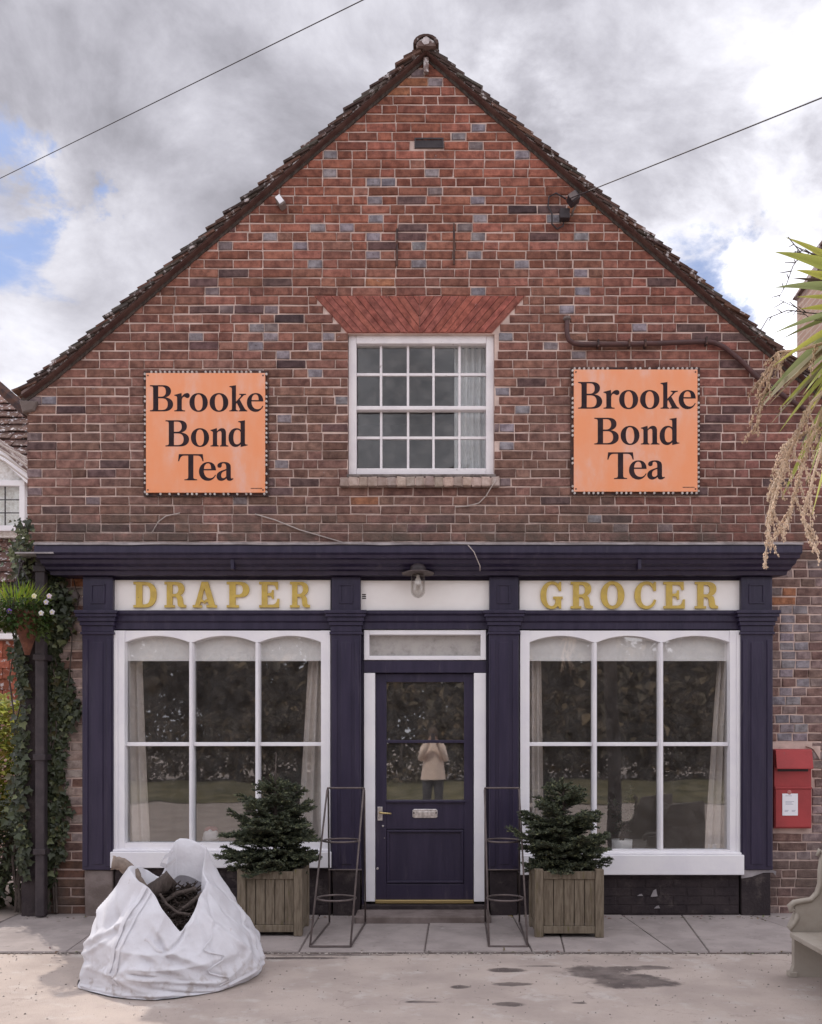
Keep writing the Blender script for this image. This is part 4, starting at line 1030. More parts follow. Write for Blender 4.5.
# ---------------------------------------------------------------- post box set in the wall
x0, x1 = PX(774, -.05), PX(811.5, -.05); z0, z1 = PZ(828.5, -.05), PZ(749, -.05)
t = thing('post_box', ((x0 + x1) / 2, 0, z0), 'red wall post box with a white notice plate, beside the right-hand pilaster', 'post box')
mb = MB(); mb.box(x0, x1, -.052, .03, z0, z1); bd = emit('body', mb, M['red'], t, bevel=.006)
mb = MB(); zh = PZ(769, -.09)
pr = [(-.053, z1 - .004), (-.075, z1 - .010), (-.105, zh + .012), (-.105, zh), (-.096, zh), (-.053, zh + .03)]
mb.profx(list(reversed(pr)), x0 + .004, x1 - .004); emit('hood', mb, M['red'], t, bevel=.004)
mb = MB(); mb.box(x0 + .03, x1 - .03, -.0545, -.0522, zh - .022, zh + .012); emit('posting_slot', mb, M['black'], t)
mb = MB(); zd = PZ(789, -.06); mb.box(x0 + .008, x1 - .008, -.064, -.0525, z0 + .012, zd); dr = emit('box_door', mb, M['red'], t, bevel=.004)
mb = MB(); mb.box(x0 + .002, x1 - .002, -.071, -.0525, zd + .001, zd + .018); emit('door_rib', mb, M['red'], t, bevel=.004)
cx = PX(789, -.06)
mb = MB(); mb.prism([(cx + .018 * math.cos(k * .6), zd - .028 + .02 * math.sin(k * .6)) for k in range(11)], -.072, -.0645, .003); emit('lock', mb, pbr('pink_worn_lock', (.42, .16, .15), None, rough=.4), dr)
pa, pb, pc, pd = PX(782, -.06), PX(797.5, -.06), PZ(815.5, -.06), PZ(789.5 + 4, -.06)
mb = MB(); mb.box(pa, pb, -.069, -.0645, pc, pd); pl = emit('notice_plate', mb, M['paper'], dr, bevel=.001)
mb = MB()
for (u, v, w) in ((.2, .88, .4), (.2, .62, .55), (.2, .56, .4), (.2, .50, .5), (.15, .22, .25), (.6, .22, .25), (.15, .17, .2), (.6, .17, .2)):
    mb.box(pa + (pb - pa) * u, pa + (pb - pa) * (u + w), -.0698, -.0688, pc + (pd - pc) * v, pc + (pd - pc) * (v + .035))
emit('print_line', mb, pbr('grey_print', (.48, .48, .54), None), pl)
# rendered jamb and mortar fillets round the box
mb = MB(); mb.prism([(PX(813), PZ(749)), (PX(820), PZ(760)), (PX(820), PZ(746)), (PX(806), PZ(746))], -.008, .01); emit('mortar_fillet', mb, M['mortar'], shop)
# ---------------------------------------------------------------- wires
def wire(pts, sag, label, ea, eb, r=.0042):
    a, b = Vector(pts[0]), Vector(pts[1]); a, b = a - (b - a) * ea, b + (b - a) * eb; mb = MB()
    mb.tube([a.lerp(b, i / 24) - Vector((0, 0, sag * 4 * (i / 24) * (1 - i / 24))) for i in range(25)], r, 6)
    o = emit('overhead_wire', mb, M['black'], None, smooth=True, label=label, cat='wire', group='overhead wires')
wire((PP(-60, 203, 3.5), PP(430, -40, -1.5)), .06, 'dark overhead wire crossing the cloudy sky at upper left', 3.0, 1.6)
wire((PP(566, 200, -.14), PP(900, 62, -3.2)), .03, 'dark overhead wire running from the gable bracket to the upper right', 0.0, 3.0)
# light fitting and junction box on the gable, with the wire bracket
c = PP(565, 207, -.08)
t = thing('flood_light', (c.x, 0, c.z), 'small black floodlight with its junction box under the right roof slope', 'light')
def rotbox(cx, cy, cz, w, d, h, ang, mat, name, parent, bevel=.006):
    mb = MB(); mb.box(-w / 2, w / 2, -d / 2, d / 2, -h / 2, h / 2)
    ca, sa = math.cos(ang), math.sin(ang); mb.v = [(cx + x * ca - z * sa, cy + y, cz + x * sa + z * ca) for x, y, z in mb.v]
    return emit(name, mb, mat, parent, bevel=bevel)
c1 = PP(573, 200.5, -.10); rotbox(c1.x, -.12, c1.z, .085, .10, .075, R(35), M['black'], 'lamp_body', t)
rotbox(c1.x - .01, -.175, c1.z, .07, .008, .06, R(35), M['metal'], 'lamp_lens', t, .002)
c2 = PP(564.5, 215, -.04); rotbox(c2.x, -.04, c2.z, .085, .07, .085, 0, M['black'], 'junction_box', t)
mb = MB(); mb.tube([PP(572, 216, -.02), PP(573, 211, -.06), PP(576, 205, -.09)], .010, 6); emit('bracket', mb, M['stone'], t)
mb = MB(); mb.tube([PP(566, 199, -.03), PP(556, 193, -.02), PP(549, 197, -.02), PP(548, 206, -.02), PP(552, 214, -.02), PP(552, 224, -.02), PP(557, 229, -.02), PP(563, 226, -.02), PP(564, 220, -.02)], .007, 6); emit('flex', mb, M['black'], t, smooth=True)
mb = MB(); mb.tube([PP(575, 198, -.05), PP(580, 195, -.09), PP(592, 190, -.10)], .006, 6); emit('wire_hook', mb, M['black'], t)
c = PP(281, 203, -.05)
t = thing('wall_sensor', (c.x, 0, c.z), 'small pale box tilted on the wall below the left roof slope', 'sensor')
rotbox(c.x, -.055, c.z, .055, .09, .085, R(35), M['stone'], 'sensor_box', t)
mb = MB(); mb.tube([(c.x, 0, c.z), (c.x, -.02, c.z)], .018, 8); emit('mount', mb, M['stone'], t)
rotbox(c.x - .004, -.103, c.z + .004, .045, .005, .07, R(35), M['paper'], 'sensor_face', t, .001)
# ---------------------------------------------------------------- planters and little firs
def plank_mat(): return M['wood']
def planter(px0, px1, py0, py1, yfront, label):
    cx = (PX(px0, yfront) + PX(px1, yfront)) / 2; w = PX(px1, yfront) - PX(px0, yfront)
    zt = PZ(py0, yfront); dpt = w * .86
    t = thing('wooden_planter', (cx, yfront + dpt / 2, PAVZ), label, 'planter', 'square wooden planters by the door')
    x0, x1, y0, y1 = cx - w / 2, cx + w / 2, yfront, yfront + dpt
    p = .065
    for (a, b) in ((x0, y0), (x1 - p, y0), (x0, y1 - p), (x1 - p, y1 - p)):
        mb = MB(); mb.box(a, a + p, b, b + p, PAVZ, zt + .012); emit('corner_post', mb, M['wood'], t, bevel=.005)
    for y in (y0 + .008, y1 - .045):
        for (za, zb) in ((zt - .065, zt - .005), (PAVZ + .03, PAVZ + .085)):
            mb = MB(); mb.box(x0 + p + .001, x1 - p - .001, y, y + .037, za, zb); emit('rail', mb, M['wood'], t, bevel=.004)
        k = 5; ww = (w - 2 * p) / k
        for i in range(k):
            a = x0 + p + ww * i; mb = MB(); mb.box(a + .0025, a + ww - .0025, y + .012 + rb.uniform(-.002, .002), y + .034, PAVZ + .086, zt - .066); emit('plank', mb, M['wood'], t, bevel=.003)
    for x in (x0 + .008, x1 - .045):
        for (za, zb) in ((zt - .065, zt - .005), (PAVZ + .03, PAVZ + .085)):
            mb = MB(); mb.box(x, x + .037, y0 + p + .001, y1 - p - .001, za, zb); emit('rail', mb, M['wood'], t, bevel=.004)
        k = 4; ww = (dpt - 2 * p) / k
        for i in range(k):
            a = y0 + p + ww * i; mb = MB(); mb.box(x + .012, x + .034, a + .0025, a + ww - .0025, PAVZ + .086, zt - .066); emit('plank', mb, M['wood'], t, bevel=.003)
    mb = MB(); mb.grid(lambda u, v: (x0 + .047 + (w - .094) * u, y0 + .047 + (dpt - .094) * v, zt - .05 + .02 * noise.noise(Vector((u * 5, v * 5, cx)))), 10, 10); emit('soil', mb, M['soil'], t, kind='stuff')
    return cx, (y0 + y1) / 2, zt
pl1 = planter(237, 302, 871, 938, -.93, 'weathered square wooden planter left of the door, beside the white sack')
pl2 = planter(535, 604, 871, 940, -.98, 'weathered square wooden planter right of the door, under the window')
def fir(cx, cy, zbase, ztop, halfw, lead, seed, label):
    r_ = random.Random(seed)
    t = thing('fir_tree', (cx, cy, zbase), label, 'fir tree', 'little fir trees in the planters')
    mb = MB(); mb.tube([(cx, cy, zbase - .06), (cx + .01, cy, (zbase + ztop) / 2), (cx + .005, cy, ztop), (cx + .015, cy, ztop + lead)], [.02, .016, .008, .004], 7); emit('trunk', mb, M['bark'], t, smooth=True)
    br = MB(); nd = MB(); H = ztop - zbase
    def needles(a, b, dens, ln_):
        a, b = Vector(a), Vector(b); d = (b - a); L = d.length; d.normalize()
        s = d.orthogonal().normalized(); u = d.cross(s)
        n = int(L * dens)
        for i in range(n):
            p = a + (b - a) * ((i + r_.random()) / n); an = r_.uniform(0, 6.283)
            o = (s * math.cos(an) + u * math.sin(an)); o.z = o.z * .7 + .25
            dd = (d * .65 + o * .8).normalized(); l = ln_ * r_.uniform(.7, 1.15); w = .0042
            sd = dd.cross(Vector((r_.uniform(-1, 1), r_.uniform(-1, 1), r_.uniform(.2, 1))))
            if sd.length < 1e-4: continue
            sd.normalize(); k = r_.uniform(.6, 1.15)
            tip = r_.random() < .16 + .22 * max(0, noise.noise(p * 9))
            col = (.9 * k, 1.0 * k, .95 * k) if not tip else (2.1 * k, 2.1 * k, 1.6 * k)
            nd.add([p - sd * w, p + sd * w, p + dd * l + sd * w * .5, p + dd * l - sd * w * .5], [(0, 1, 2, 3)], col)
    nw = 9
    for wv in range(nw):
        f = wv / (nw - 1); z = zbase + .00 + H * (.02 + .9 * f); rad = halfw * (1.0 - .66 * f ** 2.1) * r_.uniform(.86, 1.08)
        nb = 11 if f < .6 else 8
        a0 = r_.uniform(0, 6.28)
        for k in range(nb):
            an = a0 + 6.283 * k / nb + r_.uniform(-.25, .25); rr = rad * r_.uniform(.55, 1.18)
            up = .02 + .35 * f + r_.uniform(-.18, .28)
            d = Vector((math.cos(an), math.sin(an) * .82, 0))
            p0 = Vector((cx, cy, z + r_.uniform(-.06, .06))); p1 = p0 + d * rr * .55 + Vector((0, 0, rr * up * .4)); p2 = p0 + d * rr + Vector((0, 0, rr * up * 1.1))
            br.tube([p0, p1, p2], [.007, .005, .0025], 5)
            needles(p0 + d * rr * .15, p1, 420, .022); needles(p1, p2, 520, .024)
            side = Vector((-d.y, d.x, 0))
            m = max(2, int(rr / .042))
            for q in range(m):
                fq = (q + .9) / (m + .6); b0 = p0.lerp(p1, fq * 2) if fq < .5 else p1.lerp(p2, fq * 2 - 1)
                for sg in (-1, 1):
                    L = (rr * (1 - fq) * .55 + .045) * r_.uniform(.75, 1.15)
                    e = b0 + (d * .62 + side * sg * .75 + Vector((0, 0, r_.uniform(-.05, .22)))).normalized() * L
                    br.tube([b0, e], [.0035, .002], 4); needles(b0, e, 560, .023)
    # small upright shoots at the tip
    for k in range(7):
        an = k * .9; b0 = Vector((cx, cy, ztop - .06 + .01 * k)); e = b0 + Vector((math.cos(an) * .09, math.sin(an) * .09, .06 + .02 * (k % 3))); br.tube([b0, e], [.004, .002], 4); needles(b0, e, 600, .022)
    if lead > .03: needles((cx, cy, ztop), (cx + .012, cy, ztop + lead * .75), 90, .016)
    emit('branches', br, M['bark'], t, kind='stuff'); emit('needles', nd, M['needle'], t, kind='stuff')
fir(pl1[0], pl1[1], pl1[2] - .03, PZ(786, pl1[1]), .42, .26, 4, 'small fir tree with a bare upright leader, in the planter left of the door')
fir(pl2[0] - .02, pl2[1], pl2[2] - .03, PZ(790, pl2[1]), .37, .0, 9, 'dense round-topped small fir tree, in the planter right of the door')
# ---------------------------------------------------------------- metal bucket stands
def stand(xl, xr, ybot, ytop, ztop, label, xshift):
    r_ = .0075
    t = thing('metal_stand', ((xl + xr) / 2, ybot, PAVZ), label, 'display stand', 'tall metal display stands beside the door')
    xtl, xtr = xl + xshift, xr + xshift
    yb = ytop + .04; ybk = -.50
    for a, b in ((xl, xtl), (xr, xtr)):
        mb = MB(); mb.tube([(a, ybot, PAVZ + .01), (b, ytop, ztop - .02), (b + (.006 if a == xl else -.006), ytop + .008, ztop)], r_, 8); emit('front_leg', mb, M['metal'], t, smooth=True)
        mb = MB(); mb.tube([(b + .004, ytop + .01, ztop), (b + .006, ytop + .03, ztop - .03), (b + .01, ybk + .06, PAVZ + .01)], r_, 8); emit('rear_leg', mb, M['metal'], t, smooth=True)
        mb = MB(); mb.tube([(a, ybot, PAVZ + .008), (b + .01, ybk + .06, PAVZ + .008)], r_, 6); emit('foot_bar', mb, M['metal'], t)
    mb = MB(); mb.tube([(xtl, ytop, ztop), (xtr, ytop, ztop)], r_, 8); emit('top_bar', mb, M['metal'], t)
    mb = MB(); mb.tube([(xl, ybot, PAVZ + .008), (xr, ybot, PAVZ + .008)], r_, 8); emit('foot_bar', mb, M['metal'], t)
    for zf in (.635, .27):
        f = (zf - 0) ; k = f; x0 = xl + xshift * k; x1 = xr + xshift * k; y = ybot + (ytop - ybot) * k; z = PAVZ + (ztop - PAVZ) * k
        cx, rr = (x0 + x1) / 2, (x1 - x0) / 2 
        mb = MB(); n = 28; mb.tube([(cx + rr * math.cos(6.2832 * i / n), y + .12 * 1.0 + .135 * math.sin(6.2832 * i / n), z) for i in range(n + 1)], .008, 6, caps=False); emit('hoop', mb, M['metal'], t, smooth=True)
        mb = MB(); mb.tube([(x0, y, z), (x0 + .0, y + .13, z)], .006, 6); mb.tube([(x1, y, z), (x1, y + .13, z)], .006, 6); emit('hoop_arm', mb, M['metal'], t)
    mb = MB(); mb.tube([(xtl + .012, ybk - .03, .47), (xtr - .012, ybk - .03, .47)], .006, 6); emit('rear_rung', mb, M['metal'], t)
stand(PX(310, -1.30), PX(350.5, -1.30), -1.30, -.52, PZ(788, -.52), 'tall rusty metal stand with two hoops, left of the shop door', .035)
stand(PX(489, -1.30), PX(527.5, -1.30), -1.30, -.52, PZ(788, -.52), 'tall rusty metal stand with two hoops, right of the shop door', .012)
# ---------------------------------------------------------------- white builder's sack full of logs
def bagmat():
    m = bpy.data.materials.new('woven_white_sack'); m.use_nodes = True; t = m.node_tree; b = t.nodes['Principled BSDF']
    geo = N(t, 'ShaderNodeNewGeometry')
    n1 = N(t, 'ShaderNodeTexNoise'); n1.inputs['Scale'].default_value = 7; n1.inputs['Detail'].default_value = 8; ln(t, geo.outputs['Position'], n1.inputs['Vector'])
    col = mixc(t, ramp(t, n1.outputs['Fac'], .35, .75), (.70, .69, .73), (.62, .60, .63))
    n2 = N(t, 'ShaderNodeTexNoise'); n2.inputs['Scale'].default_value = 17; n2.inputs['Detail'].default_value = 9; ln(t, geo.outputs['Position'], n2.inputs['Vector'])
    sx = N(t, 'ShaderNodeSeparateXYZ'); ln(t, geo.outputs['Position'], sx.inputs[0])
    mud = mth(t, 'MULTIPLY', ramp(t, n2.outputs['Fac'], .50, .70), ramp(t, sx.outputs['Z'], .32, .0))
    col = mixc(t, mth(t, 'MULTIPLY', mud, .6), col, (.30, .23, .19))
    col = mixc(t, ramp(t, n2.outputs['Fac'], .70, .80), col, (.45, .38, .36))
    ln(t, col, b.inputs['Base Color']); b.inputs['Roughness'].default_value = .55; b.inputs['Specular IOR Level'].default_value = .35
    wv = N(t, 'ShaderNodeTexNoise'); wv.inputs['Scale'].default_value = 30; wv.inputs['Detail'].default_value = 6; ln(t, geo.outputs['Position'], wv.inputs['Vector'])
    bp = N(t, 'ShaderNodeBump'); bp.inputs['Strength'].default_value = .35; bp.inputs['Distance'].default_value = .012; ln(t, wv.outputs['Fac'], bp.inputs['Height']); ln(t, bp.outputs[0], b.inputs['Normal'])
    tr = N(t, 'ShaderNodeBsdfTranslucent'); ln(t, col, tr.inputs[0]); mx = N(t, 'ShaderNodeMixShader'); mx.inputs[0].default_value = .18
    ln(t, b.outputs[0], mx.inputs[1]); ln(t, tr.outputs[0], mx.inputs[2]); ln(t, mx.outputs[0], t.nodes['Material Output'].inputs[0])
    return m
M['bag'] = bagmat()
def cyc(keys, ang):          # periodic smooth interpolation of (deg, Vector) keys
    ks = sorted(keys, key=lambda k: k[0]); n = len(ks); ang %= 360
    for i in range(n):
        a0 = ks[i][0]; a1 = ks[(i + 1) % n][0] + (360 if i == n - 1 else 0); q = ang if ang >= a0 else ang + 360
        if a0 <= q <= a1:
            t = (q - a0) / (a1 - a0); P = [ks[(i + j) % n][1] for j in (-1, 0, 1, 2)]
            cr = .5 * ((2 * P[1]) + (P[2] - P[0]) * t + (2 * P[0] - 5 * P[1] + 4 * P[2] - P[3]) * t * t + (3 * P[1] - P[0] - 3 * P[2] + P[3]) * t ** 3)
            return P[1].lerp(P[2], t) * .45 + cr * .55
    return ks[0][1]
V3 = lambda *a: Vector(a)
BASE = [(270, G(158, 1001)), (235, G(112, 998)), (205, G(79, 989)), (180, G(82, 978)), (135, V3(-2.10, -1.62, 0)), (90, V3(-1.65, -1.50, 0)), (45, V3(-1.28, -1.60, 0)), (5, V3(-1.13, -1.93, 0)), (340, G(246, 981)), (312, G(214, 993))]
BULG = [(270, V3(-1.66, -2.60, .10)), (235, V3(-1.93, -2.52, .11)), (205, PP(81, 975, -2.36)), (180, PP(92, 948, -2.10)), (135, V3(-2.12, -1.60, .16)), (90, V3(-1.65, -1.45, .18)), (45, V3(-1.24, -1.56, .17)), (5, PP(259, 955, -1.98)), (340, PP(255, 967, -2.2)), (312, PP(224, 985, -2.42))]
RIM = [(270, PP(180, 931, -2.40)), (240, PP(158, 903, -2.37)), (215, PP(143, 884, -2.30)), (190, PP(125, 867, -2.18)), (160, PP(140, 866, -2.0)), (130, PP(160, 876, -1.92)), (105, PP(172, 846, -1.88)), (85, PP(180, 838, -1.87)), (60, PP(205, 846, -1.88)), (35, PP(204, 872, -1.95)), (10, PP(206, 884, -2.05)), (340, PP(202, 896, -2.18)), (305, PP(193, 914, -2.30))]
rcz = random.Random(44); CREASE = []
for k in range(46):
    u = rcz.random(); v0 = rcz.choice((1.0, 1.0, .85, .6)); L = rcz.uniform(.25, .7); sl = rcz.uniform(-.16, .16)
    CREASE.append(((u * 3.2, v0 * .95), ((u + sl) * 3.2, max(.02, v0 - L) * .95), rcz.uniform(.03, .075), rcz.choice((1, 1, -1)) * rcz.uniform(.012, .034)))
for k in range(14):
    u = rcz.random(); CREASE.append(((u * 3.2, rcz.uniform(.05, .3)), ((u + rcz.uniform(.06, .2)) * 3.2, rcz.uniform(.03, .34)), rcz.uniform(.025, .05), rcz.choice((1, -1)) * rcz.uniform(.012, .028)))
def creases(u, v):
    d_ = 0.0
    for off in (-3.2, 0, 3.2):
        x, y = u * 3.2 + off, v * .95
        for a, b, w, am in CREASE:
            dx, dy = b[0] - a[0], b[1] - a[1]; l2 = dx * dx + dy * dy
            t = ((x - a[0]) * dx + (y - a[1]) * dy) / l2
            if t < 0 or t > 1: continue
            e = abs((x - a[0]) * dy - (y - a[1]) * dx) / math.sqrt(l2)
            if e < w: d_ += am * (1 - e / w) ** 1.3 * min(1, 4 * t, 4 * (1 - t))
    return d_
def ridged(p): return 1 - abs(noise.noise(p)) * 2
def bagp(u, v):
    a = u * 360
    b0, b1, b2 = cyc(BASE, a), cyc(BULG, a), cyc(RIM, a)
    if v < .22:
        t = v / .22; p = b0.lerp(b1, t); p += (b1 - b0) * 0
        p.z = b0.z + (b1.z - b0.z) * (t ** 1.3); p.z = max(p.z, .006)
        q = b0.lerp(b1, t ** .6); p.x, p.y = q.x, q.y
    else:
        t = (v - .22) / .78; p = b1.lerp(b2, t)
        bul = math.sin(t * math.pi) * (.07 if 150 < a < 330 else .055) * (1 - .5 * t)
        ctr = V3(-1.66, -2.05, p.z); d = (p - ctr); d.z = 0
        if d.length > 1e-4: p += d.normalized() * bul
    ctr = V3(-1.66, -2.05, p.z); d = (p - ctr); d.z = 0; d = d.normalized() if d.length > 1e-4 else d
    amp = min(1, v * 5) * (1 - .35 * v)
    up = ridged(V3(u * 9, v * 1.6 + u * 2.4, 1.3)); fine = ridged(V3(u * 17 + v * 3, v * 6, 4.2)); di = ridged(V3(u * 6 - v * 3.4, v * 2.2 + u * 3, 8.1))
    p += d * (amp * (.030 * (up - .6) + .010 * (fine - .6) + .026 * (di - .6)) + creases(u, v) * min(1, v * 8) * (1 - .3 * v))
    if v < .1: p += d * .012 * noise.noise(V3(u * 30, v * 20, 2))
    # flat sheet panels between the four corner seams
    if v > .85: p.z += .012 * noise.noise(V3(u * 26, 3, 1)) * (v - .85) / .15
    return p
t = thing('rubble_sack', (-1.66, -2.05, 0), 'big slumped white woven sack of logs in front of the left window', 'sack')
mb = MB(); nu, nv = 240, 84
mb.grid(bagp, nu, nv, closeu=True)
# inside lining going down from the rim
w = nu; b0 = nv * w; inn = []
cen = sum((Vector(mb.v[b0 + i]) for i in range(w)), Vector()) / w
for k in (1, 2, 3):
    for i in range(w):
        p = Vector(mb.v[b0 + i]); q = p.lerp(Vector((cen.x, cen.y, p.z)), .035 * k + .02); q.z = p.z - (.01 if k == 1 else .12 * (k - 1)); q.z = max(q.z, .28)
        inn.append(q)
base = len(mb.v); mb.v += [tuple(p) for p in inn]; mb.c += [(1, 1, 1)] * len(inn)
for k in range(3):
    lo = b0 if k == 0 else base + (k - 1) * w; hi = base + k * w
    for i in range(w):
        j = (i + 1) % w; mb.f.append((lo + i, lo + j, hi + j, hi + i))
mb.f.append(tuple(reversed(range(w))))
body = emit('sack_body', mb, M['bag'], t, smooth=True, origin=(-1.66, -2.05, 0))
# lifting seams and folded straps
def onbag(u, v, off=.008):
    p = bagp(u, v); d = (p - V3(-1.66, -2.05, p.z)); d.z = 0
    return p + d.normalized() * off
def strap(path, wd, name='lifting_strap'):
    mb = MB(); pts = [onbag(u, v) for u, v in path]; n = len(pts); v = []
    for i, p in enumerate(pts):
        tg = (pts[min(i + 1, n - 1)] - pts[max(0, i - 1)]).normalized(); d = (p - V3(-1.66, -2.05, p.z)); d.z = 0; d.normalize(); s = tg.cross(d).normalized()
        v += [p - s * wd, p + d * .006, p + s * wd]
    mb.add(v, [(3 * i + k, 3 * i + k + 1, 3 * i + k + 4, 3 * i + k + 3) for i in range(n - 1) for k in (0, 1)])
    emit(name, mb, M['bag'], body, smooth=True)
strap([(.655 - .05 * (i / 14), .16 + .84 * i / 14) for i in range(15)], .016)
strap([(.672 - .045 * (i / 14), .16 + .84 * i / 14) for i in range(15)], .008, 'seam')
strap([(.86 + .02 * math.sin(i), .20 + .55 * i / 14) for i in range(15)], .006, 'seam')
strap([(.69 + .006 * i, .70 + .012 * math.sin(i * .8) - .004 * i) for i in range(9)], .013, 'stitched_hem')
mb = MB(); pts = [PP(172, 852, -1.95), PP(164, 857, -1.99), PP(160, 864, -2.02), PP(166, 866, -2.03), PP(175, 860, -2.0)]
v = []
for i, p in enumerate(pts): v += [p + V3(0, 0, -.014), p + V3(.008, -.01, .014)]
mb.add(v, [(2 * i, 2 * i + 1, 2 * i + 3, 2 * i + 2) for i in range(4)]); emit('tied_corner', mb, M['bag'], body)
M['palebark'] = pbr('pale_dead_bark', (.27, .215, .18), (.16, .125, .105), 18, .95, .9, 50)
# logs and debris
def log(pts, rad, label, seed, n=12):
    r_ = random.Random(seed); pts = [Vector(p) for p in pts]; fine = []
    for i in range(len(pts) - 1):
        for k in range(5): fine.append(pts[i].lerp(pts[i + 1], k / 5))
    fine.append(pts[-1]); m = len(fine)
    mb = MB(); mb.tube(fine, [rad * (1 + .12 * noise.noise(V3(i * .8, seed, 0))) * (1 - .15 * i / m) for i in range(m)], n)
    mb.v = [tuple(Vector(p) + V3(noise.noise(Vector(p) * 22), noise.noise(Vector(p) * 22 + V3(5, 0, 0)), noise.noise(Vector(p) * 22 + V3(0, 5, 0))) * rad * .22) for p in mb.v]
    o = emit('log', mb, M['palebark'] if seed == 1 else M['bark'], None, smooth=True, label=label, cat='log', group='logs in the white sack')
    return o
log([PP(112, 863, -2.16), PP(122, 864, -2.14), PP(133, 873, -2.10), PP(142, 888, -2.06), PP(150, 905, -2.0)], .042, 'pale crooked log poking out over the left corner of the sack', 1)
log([PP(171, 877, -2.06), PP(163, 884, -2.08), PP(150, 893, -2.10), PP(140, 905, -2.08)], .055, 'thick mossy log at the top of the sack opening', 2)
log([PP(203, 893, -2.10), PP(188, 905, -2.17), PP(172, 917, -2.20)], .013, 'thin dark log lying across the middle of the sack opening', 3)
log([PP(196, 889, -2.03), PP(178, 893, -2.07), PP(162, 903, -2.10)], .017, 'dark log lying level behind the others in the sack opening', 4)
log([PP(190, 915, -2.26), PP(178, 913, -2.26), PP(166, 904, -2.22), PP(160, 894, -2.2)], .010, 'thin branch nearest the front dip of the sack opening', 5)
mb = MB(); r_ = random.Random(2)
for i in range(900):
    u = r_.random(); rr = math.sqrt(r_.random()) * .20; a = r_.random() * 6.28
    p = V3(-1.66 + rr * math.cos(a) * .9, -2.12 + rr * math.sin(a) * 1.0, .42 + .62 * rr * math.sin(a) + r_.uniform(-.03, .03))
    d = V3(r_.uniform(-1, 1), r_.uniform(-1, 1), r_.uniform(-.4, .6)).normalized(); mb.tube([p, p + d * r_.uniform(.04, .13)], [r_.uniform(.004, .010), .003], 5, col=(1, 1, 1))
emit('wood_debris', mb, pbr('dark_debris', (.035, .026, .023), (.075, .058, .05), 30, .95, spec=.15), None, kind='stuff', label='dark twigs and bark filling the white sack', cat='twigs')
# grit and leaf litter gathered along the wall foot and the joint of the pavement
r_ = random.Random(61); gr = MB(); lt = MB()
for k in range(1500):
    q = r_.random()
    if q < .40: x, y, z = r_.uniform(-3.6, 3.5), -1.44 + r_.gauss(0, .022), .004
    elif q < .55: x, y, z = r_.uniform(-3.5, 3.4), -r_.uniform(.12, .22) - abs(r_.gauss(0, .05)), PAVZ
    else: x, y, z = r_.uniform(-3.2, 3.2), r_.uniform(-3.2, -1.45), .001
    s_ = r_.uniform(.003, .009) if q > .4 else r_.uniform(.004, .013); c = r_.uniform(.12, .42)
    a_ = r_.uniform(0, 6.28); col = (c, c * .88, c * .80)
    p = [V3(x + s_ * math.cos(a_ + i * 1.57) * r_.uniform(.6, 1.2), y + s_ * math.sin(a_ + i * 1.57) * r_.uniform(.6, 1.2), z) for i in range(4)]
    gr.add(p + [V3(x, y, z + s_ * .8)], [(0, 1, 4), (1, 2, 4), (2, 3, 4), (3, 0, 4)], col)
for k in range(150):
    if r_.random() < .6: x, y, z = r_.uniform(-3.5, 3.4), -.16 - abs(r_.gauss(0, .10)), PAVZ + .004
    else: x, y, z = r_.uniform(-3.4, 3.2), -1.43 + r_.gauss(0, .06), .012
    lt.leaf((x, y, z), (r_.uniform(-1, 1), r_.uniform(-1, 1), r_.uniform(0, .25)), (r_.uniform(-.4, .4), r_.uniform(-.4, .4), 1), r_.uniform(.018, .045), r_.uniform(.010, .022), tuple(v * r_.uniform(.6, 1.3) for v in r_.choice(((.16, .10, .06), (.22, .15, .08), (.10, .07, .05), (.12, .13, .06)))))
emit('grit', gr, pbr('grit_stone', (1, 1, 1), None, attr=True, rough=.95), kind='stuff')
emit('leaf_litter', lt, leafmat('dead_leaf', (1, 1, 1), .1, .8), kind='stuff')
